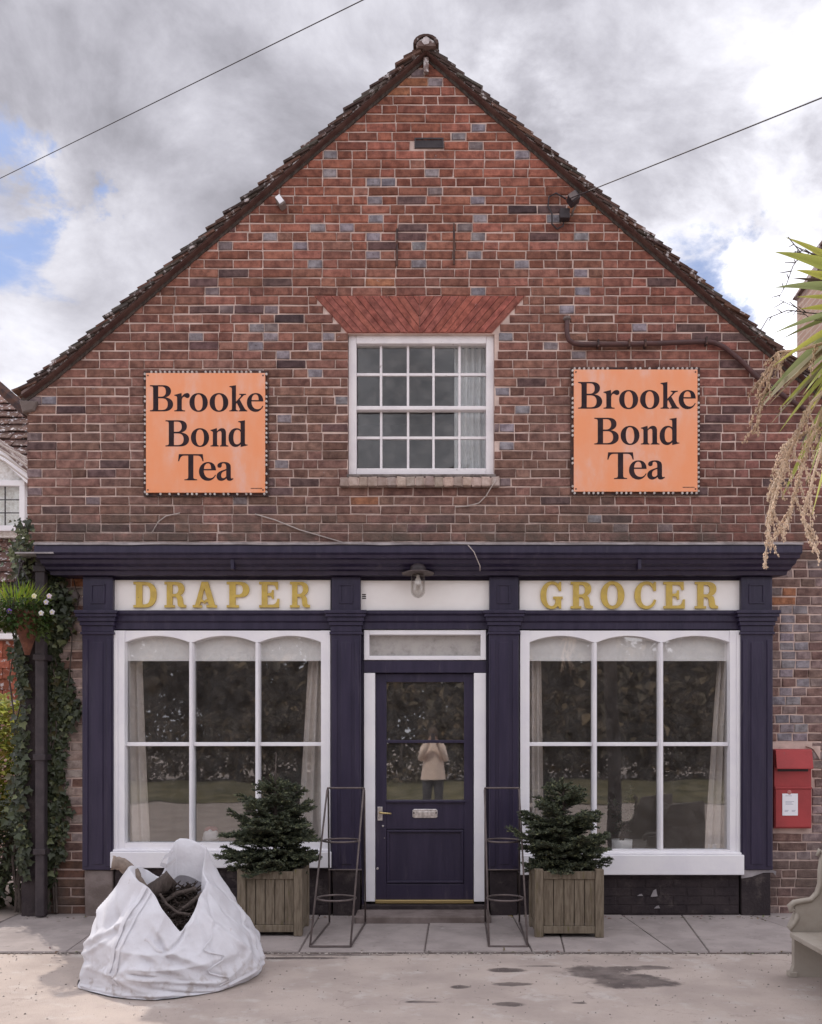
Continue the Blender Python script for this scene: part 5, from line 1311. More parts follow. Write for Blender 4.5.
# ---------------------------------------------------------------- cream bench at the right
yb = -2.07
t = thing('garden_bench', (2.62, -2.7, 0), 'cream painted bench with scrolled arms at the lower right edge', 'bench')
def end_panel(y):
    k = (8 + y) / (8 + yb)
    Xq = lambda px, py: (PX(px, yb), PZ(py, yb))
    poly = [Xq(791, 978), Xq(795, 966), Xq(795, 935), Xq(790, 928), Xq(796, 914), Xq(795, 905), Xq(812, 902), Xq(820, 890), Xq(822, 870), Xq(832, 852), Xq(890, 845), Xq(890, 978)]
    mb = MB(); n = len(poly)
    a = [Vector((p[0], y, p[1])) for p in poly]; bk = [Vector((p[0], y + .05, p[1])) for p in poly]
    tr = tessellate_polygon([[Vector((p[0], p[1], 0)) for p in poly]])
    f = []
    for q in tr:
        A, B, C_ = (poly[i] for i in q); cr = (B[0] - A[0]) * (C_[1] - A[1]) - (B[1] - A[1]) * (C_[0] - A[0])
        q = tuple(q) if cr > 0 else tuple(reversed(q)); f.append(q); f.append(tuple(n + i for i in reversed(q)))
    for i in range(n): j = (i + 1) % n; f.append((i, n + i, n + j, j))
    mb.add(a + bk, f); e = emit('end_panel', mb, M['bench'], t, bevel=.004)
    mb = MB(); s = V3(0, y - yb + .0, 0)
    pts = [PP(x_, y_, yb) + s for x_, y_ in ((817, 856), (819.5, 850), (823, 853), (821, 860), (820, 870), (820, 884), (817, 893), (811, 899.5), (802, 901), (794, 902.5), (790, 906), (791, 911), (794, 909))]
    mb.tube(pts, [.011, .014, .014, .014, .016, .018, .018, .018, .018, .019, .020, .016, .010], 10); emit('arm_scroll', mb, M['bench'], e, smooth=True)
    mb = MB(); mb.tube([PP(x_, y_, yb) + s for x_, y_ in ((796, 913), (797, 918), (794, 923), (790, 930))], [.012, .018, .017, .010], 10); emit('arm_scroll', mb, M['bench'], e, smooth=True)
    mb = MB(); mb.box(PX(789, yb), PX(797, yb), y - .014, y + .05, 0.0, .035); emit('foot', mb, M['bench'], e, bevel=.005)
end_panel(yb); end_panel(yb - 1.35)
sx = PX(788.5, yb); sz = PZ(931.5, yb)
mb = MB(); mb.box(sx, sx + .42, yb - 1.37, yb - .016, sz - .035, sz); emit('seat', mb, M['bench'], t, bevel=.008)
mb = MB(); mb.box(sx + .46, sx + .49, yb - 1.29, yb - .002, sz + .01, sz + .46); emit('backrest', mb, M['bench'], t, bevel=.006)
# ---------------------------------------------------------------- curtains and things inside the shop windows
def curtain(pa, pb, pa2, pb2, z0, z1, label, y=.11):
    mb = MB(); xa, xb, xc, xd = PX(pa, y), PX(pb, y), PX(pa2, y), PX(pb2, y)
    def fn(u, v):
        a = xc + (xa - xc) * v; b = xd + (xb - xd) * v
        return (a + (b - a) * u, y + .022 * math.sin(u * 22 + .6 * math.sin(v * 4)) + .01 * math.sin(u * 9), z0 + (z1 - z0) * v)
    mb.grid(fn, 40, 14); emit('curtain', mb, M['curtain'], None, smooth=True, label=label, cat='curtain', group='curtains in the shop windows')
zt = 2.44
curtain(118, 141, 118, 151, .46, zt, 'printed cream curtain at the left edge of the left shop window')
curtain(310, 328, 296, 328, .46, zt, 'printed cream curtain at the right edge of the left shop window, behind the fir')
curtain(522, 541, 522, 544, .46, zt, 'printed cream curtain at the left edge of the right shop window')
curtain(719, 733, 704, 733, .46, zt, 'printed cream curtain at the right edge of the right shop window')
# pot with a leggy plant on the right-hand shelf
c = PP(622, 848, .25); c.z = .44
t = thing('plant_pot', c, 'white pot with a leggy plant standing inside the right shop window', 'plant pot')
mb = MB(); mb.lathe([(.075, 0), (.088, .10), (.092, .19), (.084, .19), (.078, .10)], c, 20); emit('pot', mb, M['blind'], t, smooth=True)
mb = MB(); lf = MB(); r_ = random.Random(8)
for k in range(6):
    p = c + V3(r_.uniform(-.03, .03), 0, .17); q = p + V3(r_.uniform(-.16, .10), r_.uniform(-.05, .05), r_.uniform(.30, .55)); mid = p.lerp(q, .5) + V3(.03, 0, .02); mb.tube([p, mid, q], .005, 5)
    for j in range(9):
        f = (j + 2) / 11; b = p.lerp(q, f); lf.leaf(b, (r_.uniform(-1, 1), r_.uniform(-1, 1), r_.uniform(-.3, .6)), (0, 0, 1), .08, .045, (1.1, 1.1, 1.0))
emit('stem', mb, M['bark'], t); emit('foliage', lf, M['ivy'], t, kind='stuff')
# stuffed white toy on the left shelf
c = PP(210, 842, .22); c.z = .44
t = thing('soft_toy', c, 'white fluffy soft toy with a red hat sitting inside the left shop window', 'soft toy')
def blob(c, rx, ry, rz, mat, name, par, nn=.0, seed=1):
    mb = MB(); c = Vector(c)
    def fn(u, v):
        a = u * 6.2832; b = (v - .5) * math.pi * .998; d = V3(math.cos(a) * math.cos(b), math.sin(a) * math.cos(b), math.sin(b))
        k = 1 + nn * noise.noise(d * 3.1 + V3(seed, 0, 0)); return (c.x + d.x * rx * k, c.y + d.y * ry * k, c.z + d.z * rz * k)
    mb.grid(fn, 18, 12, closeu=True); return emit(name, mb, mat, par, smooth=True)
blob(c + V3(0, 0, .09), .11, .09, .10, M['voile'], 'toy_body', t, .35); blob(c + V3(.01, -.02, .22), .07, .065, .07, M['voile'], 'toy_head', t, .3, 3); blob(c + V3(.01, -.0, .275), .06, .055, .035, pbr('dull_red_felt', (.22, .05, .06), None, rough=.95), 'toy_hat', t, .2)
for a, b in ((-.09, -.02), (.09, -.02)): blob(c + V3(a, b, .05), .05, .05, .045, M['voile'], 'toy_paw', t, .3, 5)
for px, py, lab in ((125, 848, 'small white block on the sill at the left end of the left window'), (713, 851, 'small white block on the sill at the right end of the right window')):
    c = PP(px, py, .15); c.z = .445
    t = thing('white_block', c, lab, 'box', 'white blocks on the window shelves')
    mb = MB(); mb.box(c.x - .05, c.x + .05, .11, .17, c.z, c.z + (.20 if px < 400 else .14)); emit('carton', mb, M['paper'], t, bevel=.004)
    mb = MB(); mb.box(c.x - .052, c.x + .052, .108, .172, c.z + (.20 if px < 400 else .14), c.z + (.215 if px < 400 else .155)); emit('lid', mb, M['paper'], t, bevel=.003)
# ---------------------------------------------------------------- ivy up the left corner
t = thing('ivy_plant', (-3.45, -.1, 0), 'dark climbing ivy covering the left corner of the shop beside the down pipe', 'ivy')
r_ = random.Random(21); lf = MB(); st = MB()
def ivyleaf(p, nrm, s, col):
    nrm = Vector(nrm).normalized(); d = V3(r_.uniform(-1, 1), r_.uniform(-.5, .1), r_.uniform(-1.2, .1)); d = (d - nrm * d.dot(nrm) * .7)
    if d.length < .1: d = V3(0, 0, -1)
    d.normalize(); sd = d.cross(nrm)
    if sd.length < .05: sd = V3(1, 0, 0)
    sd.normalize(); nn = sd.cross(d)
    p = Vector(p); w = s
    # five-lobed leaf, folded a little on its midrib
    pts = [p, p + sd * w * .38 + d * w * .02 + nn * .08 * w, p + sd * w * .52 + d * w * .38 + nn * .1 * w, p + sd * w * .24 + d * w * .52, p + d * w * 1.0 - nn * .1 * w, p - sd * w * .24 + d * w * .52, p - sd * w * .52 + d * w * .38 + nn * .1 * w, p - sd * w * .38 + d * w * .02 + nn * .08 * w, p + d * w * .35 - nn * .03 * w]
    lf.add(pts, [(0, 1, 8), (1, 2, 3, 8), (3, 4, 8), (4, 5, 8), (5, 6, 7, 8), (7, 0, 8)], col)
def ivycol():
    k = r_.uniform(.55, 1.35); q = r_.random()
    return (k, k, k) if q < .8 else ((2.6 * k, 2.4 * k, 2.1 * k) if q < .93 else (1.3 * k, .9 * k, .7 * k))
def ivy_right(z): return PX(62, 0) + .055 * math.sin(z * 3.1) + .05 * math.sin(z * 7.3 + 1) + (.14 if 1.0 < z < 2.2 else 0) * math.sin((z - 1.0) / 1.2 * math.pi) 
for k in range(6200):
    z = r_.uniform(.12, 3.0) if k % 40 else r_.uniform(3.0, 3.42)
    if z > 3.0: x = r_.uniform(-3.62, -3.44)
    else:
        xr = ivy_right(z) + r_.gauss(0, .03); xl = -3.58 + .05 * math.sin(z * 4.2) + .03 * math.sin(z * 11)
        if z < .55: xl += (.55 - z) * .35; xr -= (.55 - z) * .55
        x = r_.uniform(xl, xr)
    if -3.46 < x < -3.345 and r_.random() < .93 and z < 3.0: continue        # the pipe stays clear
    bulge = .05 + .10 * max(0, noise.noise(V3(x * 3, z * 2.2, 4)) + .4)
    y = -r_.uniform(.01, bulge) - (.12 if x < -3.44 else 0) * r_.random()
    if x < XL: y += r_.uniform(-.05, .20)
    ivyleaf((x, y, z), (r_.uniform(-.5, .5), -1, r_.uniform(-.1, .7)), r_.choice((r_.uniform(.018, .035), r_.uniform(.03, .055), r_.uniform(.045, .078))), ivycol())
for k in range(14):
    x = r_.uniform(-3.62, -3.25); pts = []
    for j in range(14):
        pts.append(V3(x, -.03 - .02 * r_.random(), .03 + j * .225)); x += r_.uniform(-.06, .06)
    st.tube(pts, [.012 - .0006 * j for j in range(14)], 5)
for k in range(10):   # loose sprays at the cornice end
    p = V3(r_.uniform(-3.62, -3.45), -.1, r_.uniform(2.85, 3.25)); q = p + V3(r_.uniform(-.12, .12), -.12, r_.uniform(.05, .28)); st.tube([p, p.lerp(q, .5) + V3(0, 0, .03), q], .004, 4)
    for j in range(5): ivyleaf(p.lerp(q, j / 5), (0, -1, .4), r_.uniform(.03, .055), (2.2, 2.0, 1.7))
emit('stem', st, M['bark'], t, kind='stuff'); emit('foliage', lf, M['ivy'], t, kind='stuff')
# ---------------------------------------------------------------- shrub in the gap on the left
def shrub(name, cx, cy, w, d, z0, z1, n, mat, cols, size, label, seed, cat='shrub'):
    r_ = random.Random(seed); t = thing(name, (cx, cy, 0), label, cat)
    lf = MB(); st = MB()
    for k in range(16):
        a = r_.uniform(0, 6.28); e = V3(cx + math.cos(a) * w * .42, cy + math.sin(a) * d * .42, z0 + (z1 - z0) * r_.uniform(.5, .95)); b = V3(cx + math.cos(a) * .1, cy + math.sin(a) * .1, 0)
        st.tube([b, b.lerp(e, .5) + V3(0, 0, .12), e], [.016, .011, .005], 5)
    for k in range(n):
        p = V3(r_.uniform(-1, 1), r_.uniform(-1, 1), r_.uniform(-1, 1))
        if p.length > 1 or p.length < .35: continue
        q = V3(cx + p.x * w / 2, cy + p.y * d / 2, (z0 + z1) / 2 + p.z * (z1 - z0) / 2)
        if noise.noise(q * 2.6) < -.34: continue
        c = r_.choice(cols); k_ = r_.uniform(.6, 1.3)
        lf.leaf(q, V3(p.x, p.y, p.z * .4) + V3(r_.uniform(-.8, .8), r_.uniform(-.8, .8), r_.uniform(-.6, .5)), V3(r_.uniform(-.4, .4), r_.uniform(-.6, .2), 1), size * r_.uniform(.7, 1.3), size * .5 * r_.uniform(.8, 1.2), tuple(v * k_ for v in c))
    emit('stem', st, M['bark'], t, kind='stuff'); emit('foliage', lf, mat, t, kind='stuff')
shrub('leafy_shrub', -4.32, 1.0, 1.3, 1.0, .5, 1.98, 12000, M['shrub'], ((1.2, 1.2, 1), (1.5, 1.3, 1.0), (.8, 1.0, .8), (1.4, .95, .8), (2.0, 1.9, 1.6)), .085, 'yellow green leafy shrub in the sunlit gap left of the ivy', 5)
shrub('dark_shrub', -4.05, .25, 1.2, .9, .0, 1.0, 4200, M['ivy'], ((1, 1, 1), (1.4, 1.3, 1.2)), .085, 'dark low leafy shrub at the foot of the ivy, lower left corner', 6)
# ---------------------------------------------------------------- hanging basket
c = PP(20, 655, -.42)
t = thing('hanging_basket', (c.x, -.42, c.z), 'hanging basket of grassy leaves and purple violas on the left corner', 'hanging basket')
bz = PZ(612, -.42); cx = PX(20, -.42)
mb = MB(); mb.lathe([(.02, 0), (.05, (bz - c.z) * .3), (.095, (bz - c.z) * .7), (.14, bz - c.z), (.13, bz - c.z), (.05, .1)], (cx + .06, -.42, c.z), 18); emit('liner', mb, M['terracotta'], t, smooth=True)
mb = MB(); mb.tube([(XL, -.01, bz + .45), (cx - .0, -.42, bz + .43), (cx, -.44, bz + .40)], .009, 6); mb.tube([(XL, -.01, bz + .15), (XL + .0, -.2, bz + .30), (cx, -.36, bz + .43)], .008, 6); emit('bracket', mb, M['black'], t)
mb = MB()
for k in range(3):
    a = k * 2.09 + .4; mb.tube([(cx, -.42, bz + .40), (cx + .03 + .155 * math.cos(a), -.42 + .155 * math.sin(a), bz)], .004, 5)
emit('chain', mb, M['black'], t)
r_ = random.Random(31); lf = MB(); fl_ = MB()
for k in range(1500):
    a = r_.uniform(0, 6.28); rr = .23 * math.sqrt(r_.random()); p = V3(cx + rr * math.cos(a), -.42 + rr * math.sin(a), bz + r_.uniform(-.14, .10))
    g = r_.random() < .30 and p.z > bz - .02
    d = V3(math.cos(a) * r_.uniform(.2, 1), math.sin(a) * r_.uniform(.2, 1), r_.uniform(.3, 1.4) if g else r_.uniform(-.8, .4))
    if g: lf.leaf(p + V3(-.03, 0, .05), d, (0, 0, 1), r_.uniform(.08, .17), .010, (1.0 * r_.uniform(.7, 1.2), 1.15, .5), .05)
    else: lf.leaf(p, d, (0, 0, 1), r_.uniform(.03, .06), .03, (.25 * r_.uniform(.6, 1.3), .34 * r_.uniform(.6, 1.2), .30))
for k in range(110):   # trailing ends to the right
    p = V3(cx + .10 + r_.uniform(0, .14), -.42 + r_.uniform(-.12, .12), bz + r_.uniform(-.22, .03)); lf.leaf(p, (r_.uniform(-.4, .8), r_.uniform(-.6, .3), r_.uniform(-1, .2)), (0, -1, .4), .045, .03, (.28, .36, .30))
emit('foliage', lf, M['shrub'], t, kind='stuff')
def viola(px, py, col):
    p = PP(px, py, -.62); mb = MB()
    for k in range(5):
        a = k * 1.257 + .3; d = V3(math.cos(a), 0, math.sin(a)); mb.leaf(p, d, (0, -1, 0), .024, .030, col, .1)
    mb.leaf(p + V3(0, -.006, .004), (0, -.2, -1), (0, -1, 0), .012, .012, (.8, .6, .08)); emit('viola', mb, M['flower'], t)
for a in ((9, 611, (.22, .12, .50)), (34, 596, (.80, .78, .55)), (46, 602, (.62, .58, .66)), (52, 612, (.62, .6, .64)), (49, 596, (.7, .6, .68)), (41, 613, (.7, .7, .7))): viola(*a)
# ---------------------------------------------------------------- cordyline at the right edge
CC = V3(2.22, -3.6, 3.62)
t = thing('cordyline_palm', (2.22, -3.6, 0), 'spiky green cordyline palm with dried flower sprays leaning in at the right edge', 'palm')
mb = MB(); mb.tube([(2.30, -3.62, 0), (2.27, -3.6, 1.2), (2.22, -3.6, 2.5), CC], [.11, .085, .08, .06], 12); tk = emit('trunk', mb, M['bark'], t, smooth=True)
r_ = random.Random(17)
def strap_leaf(a, b, wid, droop, col, twist=0.0):
    a, b = Vector(a), Vector(b); L = (b - a).length; n = 9; mb = MB(); v = []
    for i in range(n + 1):
        s = i / n; p = a.lerp(b, s) + V3(0, 0, droop * L * (4 * s * (1 - s)) * .5)
        tg = (b - a).normalized(); sd = tg.cross(V3(.15 * math.sin(twist), .25 * math.cos(twist), 1)).normalized(); up = sd.cross(tg)
        w = 1.9 * wid * (min(1, .35 + s * 2.2) if s < .35 else (1 - ((s - .35) / .65) ** 1.8)) * .5 + .001
        v += [p - sd * w + up * w * .35, p, p + sd * w + up * w * .35]
    f = []
    for i in range(n):
        for k in (0, 1): f.append((3 * i + k, 3 * i + k + 1, 3 * i + k + 4, 3 * i + k + 3))
    mb.add(v, f, col)
    for i in range(0, len(v)):    # paler margins
        if i % 3 != 1: mb.c[i] = tuple(c * 1.35 for c in col)
    emit('leaf', mb, M['palm'], t, smooth=True)
G1, G2, G3 = (.25, .27, .07), (.34, .34, .08), (.20, .23, .11)
T1, T2 = (.36, .28, .17), (.27, .20, .13)
# leaves whose tips show in the picture
for (px, py, y, w, dr, col) in ((773, 366, -3.75, .062, .06, G2), (758, 405, -3.5, .05, .12, G3), (757, 412, -3.3, .04, .14, (.30, .28, .2)), (766, 408, -3.45, .038, .10, T2), (778, 434, -3.7, .062, .10, G1), (800, 432, -3.6, .04, .1, T1),
                                (796, 270, -3.6, .04, .05, G2), (792, 278, -3.5, .022, .03, (.06, .04, .03)), (797, 297, -3.3, .032, .03, G2), (800, 309, -3.7, .04, .05, G2), (782, 339, -3.6, .034, .04, (.12, .13, .05)), (812, 516, -3.9, .055, .16, G2), (806, 486, -3.6, .05, .16, G1), (795, 246, -3.2, .02, .02, (.05, .035, .03)), (808, 322, -3.8, .05, .08, G1), (770, 425, -3.5, .03, .12, (.32, .30, .2)), (815, 255, -3.5, .045, .04, G1), (803, 395, -3.9, .05, .1, G1), (800, 350, -3.3, .035, .06, G3)):
    b = PP(px, py, y); a = CC + (b - CC).normalized() * .05 + V3(0, 0, r_.uniform(-.05, .05)); strap_leaf(a, b, w, dr, col, r_.uniform(-1, 1))
for k in range(10):       # more blades crossing the frame edge
    b = PP(r_.uniform(772, 824), r_.uniform(235, 500), CC.y + r_.uniform(-.35, .35)); strap_leaf(CC + (b - CC).normalized() * .05, b, r_.uniform(.024, .048), r_.uniform(.02, .12), r_.choice((G1, G2, G2, G3, G1)), r_.uniform(-1, 1))
for k in range(150):      # the rest of the head
    az = r_.uniform(-1.9, 1.9) if k % 4 else r_.uniform(0, 6.28); el = r_.uniform(-.75, 1.45)
    d = V3(math.cos(az) * math.cos(el), math.sin(az) * math.cos(el), math.sin(el)); L = r_.uniform(.55, .80)
    e = CC + d * L - V3(0, 0, .10 * (1 - abs(math.sin(el))))
    if e.x < 2.0: continue
    strap_leaf(CC + d * .05 + V3(0, 0, r_.uniform(-.12, .1)), e, r_.uniform(.04, .058), r_.uniform(.04, .16), r_.choice((G1, G2, G3, G1)) if el > -.5 else r_.choice((T1, T2)), r_.uniform(-1, 1))
def spray(pts, nside, length, seed, col, dens=260, hang=1.0):
    """dried flower stalk: main stem with drooping beaded side shoots"""
    r_ = random.Random(seed); pts = [Vector(p) for p in pts]; mb = MB(); bd = MB()
    fine = []
    for i in range(len(pts) - 1):
        for k in range(6): fine.append(pts[i].lerp(pts[i + 1], k / 6))
    fine.append(pts[-1]); n = len(fine)
    mb.tube(fine, [.007 * (1 - .75 * i / n) + .0015 for i in range(n)], 5, col=col)
    def beads(path, dd):
        for i in range(len(path) - 1):
            a, b = path[i], path[i + 1]; m = max(1, int((b - a).length * dd))
            for k in range(m):
                p = a.lerp(b, r_.random()); o = V3(r_.uniform(-1, 1), r_.uniform(-1, 1), r_.uniform(-1, .6)).normalized()
                q = p + o * r_.uniform(.004, .013); s = r_.uniform(.0035, .0065); kk = r_.uniform(.7, 1.25); c = tuple(x * kk for x in col)
                bd.add([q + V3(s, 0, 0), q + V3(-s * .5, s * .8, 0), q + V3(-s * .5, -s * .8, 0), q + V3(0, 0, s * 1.3), q - V3(0, 0, s * 1.3)], [(0, 1, 3), (1, 2, 3), (2, 0, 3), (1, 0, 4), (2, 1, 4), (0, 2, 4)], c)
    for k in range(nside):
        s = .22 + .76 * (k + r_.random()) / nside; i = min(n - 2, int(s * (n - 1))); b0 = fine[i]; tg = (fine[i + 1] - fine[i]).normalized()
        L = length * (1.15 - .6 * s) * r_.uniform(.7, 1.4)
        d = (tg * .8 + V3(r_.uniform(-1.3, 1.1), r_.uniform(-.8, .8), r_.uniform(-.6, .5))).normalized(); path = [b0]; p = b0
        for j in range(6): d = (d + V3(0, 0, -.22 * hang)).normalized(); p = p + d * L / 6; path.append(p)
        mb.tube(path, [.0032 - .0003 * j for j in range(7)], 4, col=col); beads(path, dens)
    beads(fine[n // 2:], dens)
    o = emit('flower_spray', bd, M['panicle'], t, kind='stuff'); emit('stalk', mb, M['panicle'], o)
tan = (.70, .55, .42)
A0 = CC + V3(.0, -.05, -.10)
spray([A0, PP(800, 350, -3.6), PP(778, 352, -3.55), PP(764, 395, -3.5), PP(754, 434, -3.5)], 12, .16, 1, (.58, .43, .31), 220)
spray([A0, PP(790, 352, -3.4), PP(768, 368, -3.4), PP(752, 392, -3.4)], 9, .13, 2, (.42, .30, .22), 190)
spray([A0, PP(812, 402, -3.7), PP(789, 452, -3.6), PP(771, 510, -3.55), PP(764, 569, -3.55)], 20, .20, 3, tan, 230)
spray([A0, PP(822, 410, -3.6), PP(806, 455, -3.5), PP(792, 505, -3.5), PP(783, 535, -3.5)], 16, .20, 4, tan, 230)
spray([A0, PP(830, 420, -3.8), PP(815, 470, -3.8), PP(803, 520, -3.75), PP(812, 545, -3.75)], 14, .17, 5, tan, 210)
spray([A0, PP(816, 425, -3.4), PP(795, 440, -3.4), PP(776, 480, -3.4), PP(766, 525, -3.4)], 13, .15, 6, (.62, .48, .36), 230)
def twig(pts, r0, seed):
    mb = MB(); r_ = random.Random(seed); pts = [Vector(p) for p in pts]; mb.tube(pts, [r0 * (1 - .6 * i / len(pts)) for i in range(len(pts))], 5)
    for i in range(1, len(pts)):
        for k in range(2):
            p = pts[i - 1].lerp(pts[i], r_.random()); mb.tube([p, p + V3(r_.uniform(-.05, .0), r_.uniform(-.02, .02), r_.uniform(-.03, .03))], [.0028, .0015], 4)
            mb.lathe([(.001, -.003), (.003, 0), (.001, .003)], p, 5)
    emit('bare_stalk', mb, M['bark'], t)
twig([A0, PP(816, 258, -3.5), PP(801, 253, -3.5), PP(788, 237, -3.5)], .0035, 1); twig([A0, PP(818, 256, -3.4), PP(803, 251, -3.4), PP(793, 244, -3.4)], .003, 2)
twig([A0, PP(818, 256, -3.6), PP(800, 256, -3.6), PP(793, 266, -3.6), PP(787, 283, -3.6), PP(779, 297, -3.6)], .003, 3)
twig([A0, PP(810, 313, -3.5), PP(788, 310, -3.5), PP(768, 318, -3.5), PP(755, 340, -3.5)], .0035, 4); twig([A0, PP(812, 320, -3.7), PP(797, 308, -3.7), PP(780, 300, -3.7)], .0025, 5)
# ---------------------------------------------------------------- chimney behind the right slope
def texbrick(name, c1, c2, mortar, scale=1.0):
    m = bpy.data.materials.new(name); m.use_nodes = True; t = m.node_tree; b = t.nodes['Principled BSDF']
    geo = N(t, 'ShaderNodeNewGeometry'); sx = N(t, 'ShaderNodeSeparateXYZ'); ln(t, geo.outputs['Position'], sx.inputs[0])
    cb = N(t, 'ShaderNodeCombineXYZ'); ln(t, mth(t, 'ADD', sx.outputs[0], sx.outputs[1]), cb.inputs[0]); ln(t, sx.outputs[2], cb.inputs[1])
    br = N(t, 'ShaderNodeTexBrick'); ln(t, cb.outputs[0], br.inputs[0]); br.inputs['Color1'].default_value = (*c1, 1); br.inputs['Color2'].default_value = (*c2, 1); br.inputs['Mortar'].default_value = (*mortar, 1)
    br.inputs['Scale'].default_value = 1.0; br.inputs['Brick Width'].default_value = .252; br.inputs['Row Height'].default_value = .079; br.inputs['Mortar Size'].default_value = .010
    nn = N(t, 'ShaderNodeTexNoise'); nn.inputs['Scale'].default_value = 9; nn.inputs['Detail'].default_value = 6; ln(t, geo.outputs['Position'], nn.inputs['Vector'])
    ln(t, mixc(t, mth(t, 'MULTIPLY', nn.outputs['Fac'], .5), br.outputs['Color'], (.3, .22, .18)), b.inputs['Base Color']); b.inputs['Roughness'].default_value = .9
    bp = N(t, 'ShaderNodeBump'); bp.inputs['Strength'].default_value = .6; bp.inputs['Distance'].default_value = .01; ln(t, mth(t, 'SUBTRACT', 1.0, br.outputs['Fac']), bp.inputs['Height']); ln(t, bp.outputs[0], b.inputs['Normal'])
    return m
M['palebrick'] = texbrick('pale_pink_brick', (.36, .22, .17), (.28, .165, .125), (.42, .33, .28))
M['flankbrick'] = texbrick('flank_brick', (.22, .10, .08), (.28, .13, .10), (.45, .34, .30))
yc = 3.2
x0 = PX(797, yc + .9); t = thing('brick_chimney', (x0 + .6, yc, 0), 'tall pale brick chimney stack behind the right roof slope', 'chimney')
zsh = PZ(296, yc + .9); x2 = PX(811, yc + .9)
mb = MB(); mb.box(x0, x0 + 1.5, yc, yc + .9, 0, zsh); st_ = emit('stack', mb, M['palebrick'], t)
zt_ = PZ(250, yc + .5)
mb = MB(); mb.prism([(x0 + .0, zsh + .005), (x0 + 1.5, zsh + .005), (x0 + 1.3, PZ(262, yc + .9)), (x2 + .03, PZ(272, yc + .9))], yc + .005, yc + .895); emit('shoulder', mb, M['palebrick'], t)
mb = MB(); mb.prism([(x0 - .05, zsh - .03), (x0 + .03, zsh - .05), (x2 + .08, PZ(272, yc + .9) - .02), (x2 + .03, PZ(272, yc + .9) + .06)], yc - .05, yc + .95); emit('sloping_tiles', mb, M['vergemortar'], t, bevel=.01)
mb = MB(); mb.box(x2 + .03, x2 + .95, yc + .15, yc + .80, zsh, zt_); emit('upper_stack', mb, M['palebrick'], t)
mb = MB(); mb.box(x2 - .0, x2 + .98, yc + .12, yc + .83, zt_, zt_ + .05); mb.box(x2 - .05, x2 + 1.03, yc + .08, yc + .87, zt_ + .051, zt_ + .10); mb.box(x2 + .0, x2 + .98, yc + .12, yc + .83, zt_ + .101, zt_ + .16); emit('cap_course', mb, M['vergemortar'], t, bevel=.01)
for k in range(2):
    mb = MB(); mb.lathe([(.11, 0), (.13, .03), (.11, .08), (.10, .28), (.12, .30), (.12, .34), (.09, .34), (.09, .05)], (x2 + .28 + .42 * k, yc + .47, zt_ + .16), 14); emit('chimney_pot', mb, M['terracotta'], t, smooth=True)
# ---------------------------------------------------------------- cottage glimpsed on the left
yc = 3.5
CXR = PX(29, yc); CXL = -11.5
t = thing('tile_hung_cottage', ((CXL + CXR) / 2, yc, 0), 'red tile-hung cottage with white windows behind the left corner of the shop', 'cottage')
ze = PZ(578, yc)
mb = MB(); mb.box(CXL, CXR, yc, yc + 4.5, 0, ze + .05); cw = emit('wall', mb, M['flankbrick'], t)
cr = random.Random(40); field = MB(); row = 0
wx0, wx1, wz0, wz1 = PX(-60, yc), PX(21, yc), PZ(639, yc), PZ(578, yc)
z = PZ(700, yc)
while z < ze:
    x = CXR + .02 - (.085 if row % 2 else 0)
    while x > CXL:
        x0 = x - .17
        if not (z + .12 > wz0 and x0 < wx1 + .03):
            single_ = x > -6.3
            tgt = MB() if single_ else field
            j = cr.uniform(-.006, .006); tilt = .022 + cr.uniform(-.004, .006); col = vary((.33, .115, .075), cr, .25)
            tgt.add([(x0 + .004, yc - tilt - .012, z + j), (x - .004, yc - tilt - .012, z + j), (x - .004, yc - .006, z + .21), (x0 + .004, yc - .006, z + .21), (x0 + .004, yc - tilt, z + j - .001), (x - .004, yc - tilt, z + j - .001), (x - .004, yc - .001, z + .21), (x0 + .004, yc - .001, z + .21)],
                    [(0, 1, 2, 3), (7, 6, 5, 4), (0, 4, 5, 1), (1, 5, 6, 2), (2, 6, 7, 3), (3, 7, 4, 0)], col)
            if single_: emit('hung_tile', tgt, M['tile'], cw)
        x -= .17
    z += .132; row += 1
emit('hung_tiles', field, M['tile'], cw, kind='stuff')
mb = MB(); mb.box(CXL, CXR + .03, yc - .10, yc, PZ(706, yc), PZ(700, yc)); emit('ledge', mb, M['lead'], t)
def cwin(x0, x1, z0, z1, y, par, nlx, nlz):
    mb = MB(); f = .07
    mb.box(x0, x1, y, y + .08, z0, z0 + f); mb.box(x0, x1, y, y + .08, z1 - f, z1); mb.box(x0, x0 + f, y, y + .08, z0 + f, z1 - f); mb.box(x1 - f, x1, y, y + .08, z0 + f, z1 - f)
    w = emit('window', mb, M['white'], par, bevel=.004)
    k = max(1, int((x1 - x0) / .45)); 
    for i in range(1, k): xx = x0 + (x1 - x0) * i / k; mb = MB(); mb.box(xx - .03, xx + .03, y + .004, y + .07, z0 + f, z1 - f); emit('mullion', mb, M['white'], w)
    for i in range(k):
        a = x0 + (x1 - x0) * i / k + (.03 if i else f); b = x0 + (x1 - x0) * (i + 1) / k - (.03 if i < k - 1 else f)
        mb = MB(); mb.box(a - .005, b + .005, y + .04, y + .045, z0 + f - .005, z1 - f + .005); emit('pane', mb, M['upglass'], w)
        mb = MB()
        for q in range(1, nlx): xx = a + (b - a) * q / nlx; mb.box(xx - .006, xx + .006, y + .035, y + .05, z0 + f, z1 - f)
        for q in range(1, nlz): zz = z0 + f + (z1 - z0 - 2 * f) * q / nlz; mb.box(a, b, y + .036, y + .049, zz - .006, zz + .006)
        emit('glazing_lead', mb, M['black'], w)
    mb = MB(); mb.box(x0 + .02, x1 - .02, y + .12, y + .14, z0, z1); emit('dark_backing', mb, M['interior'], w)
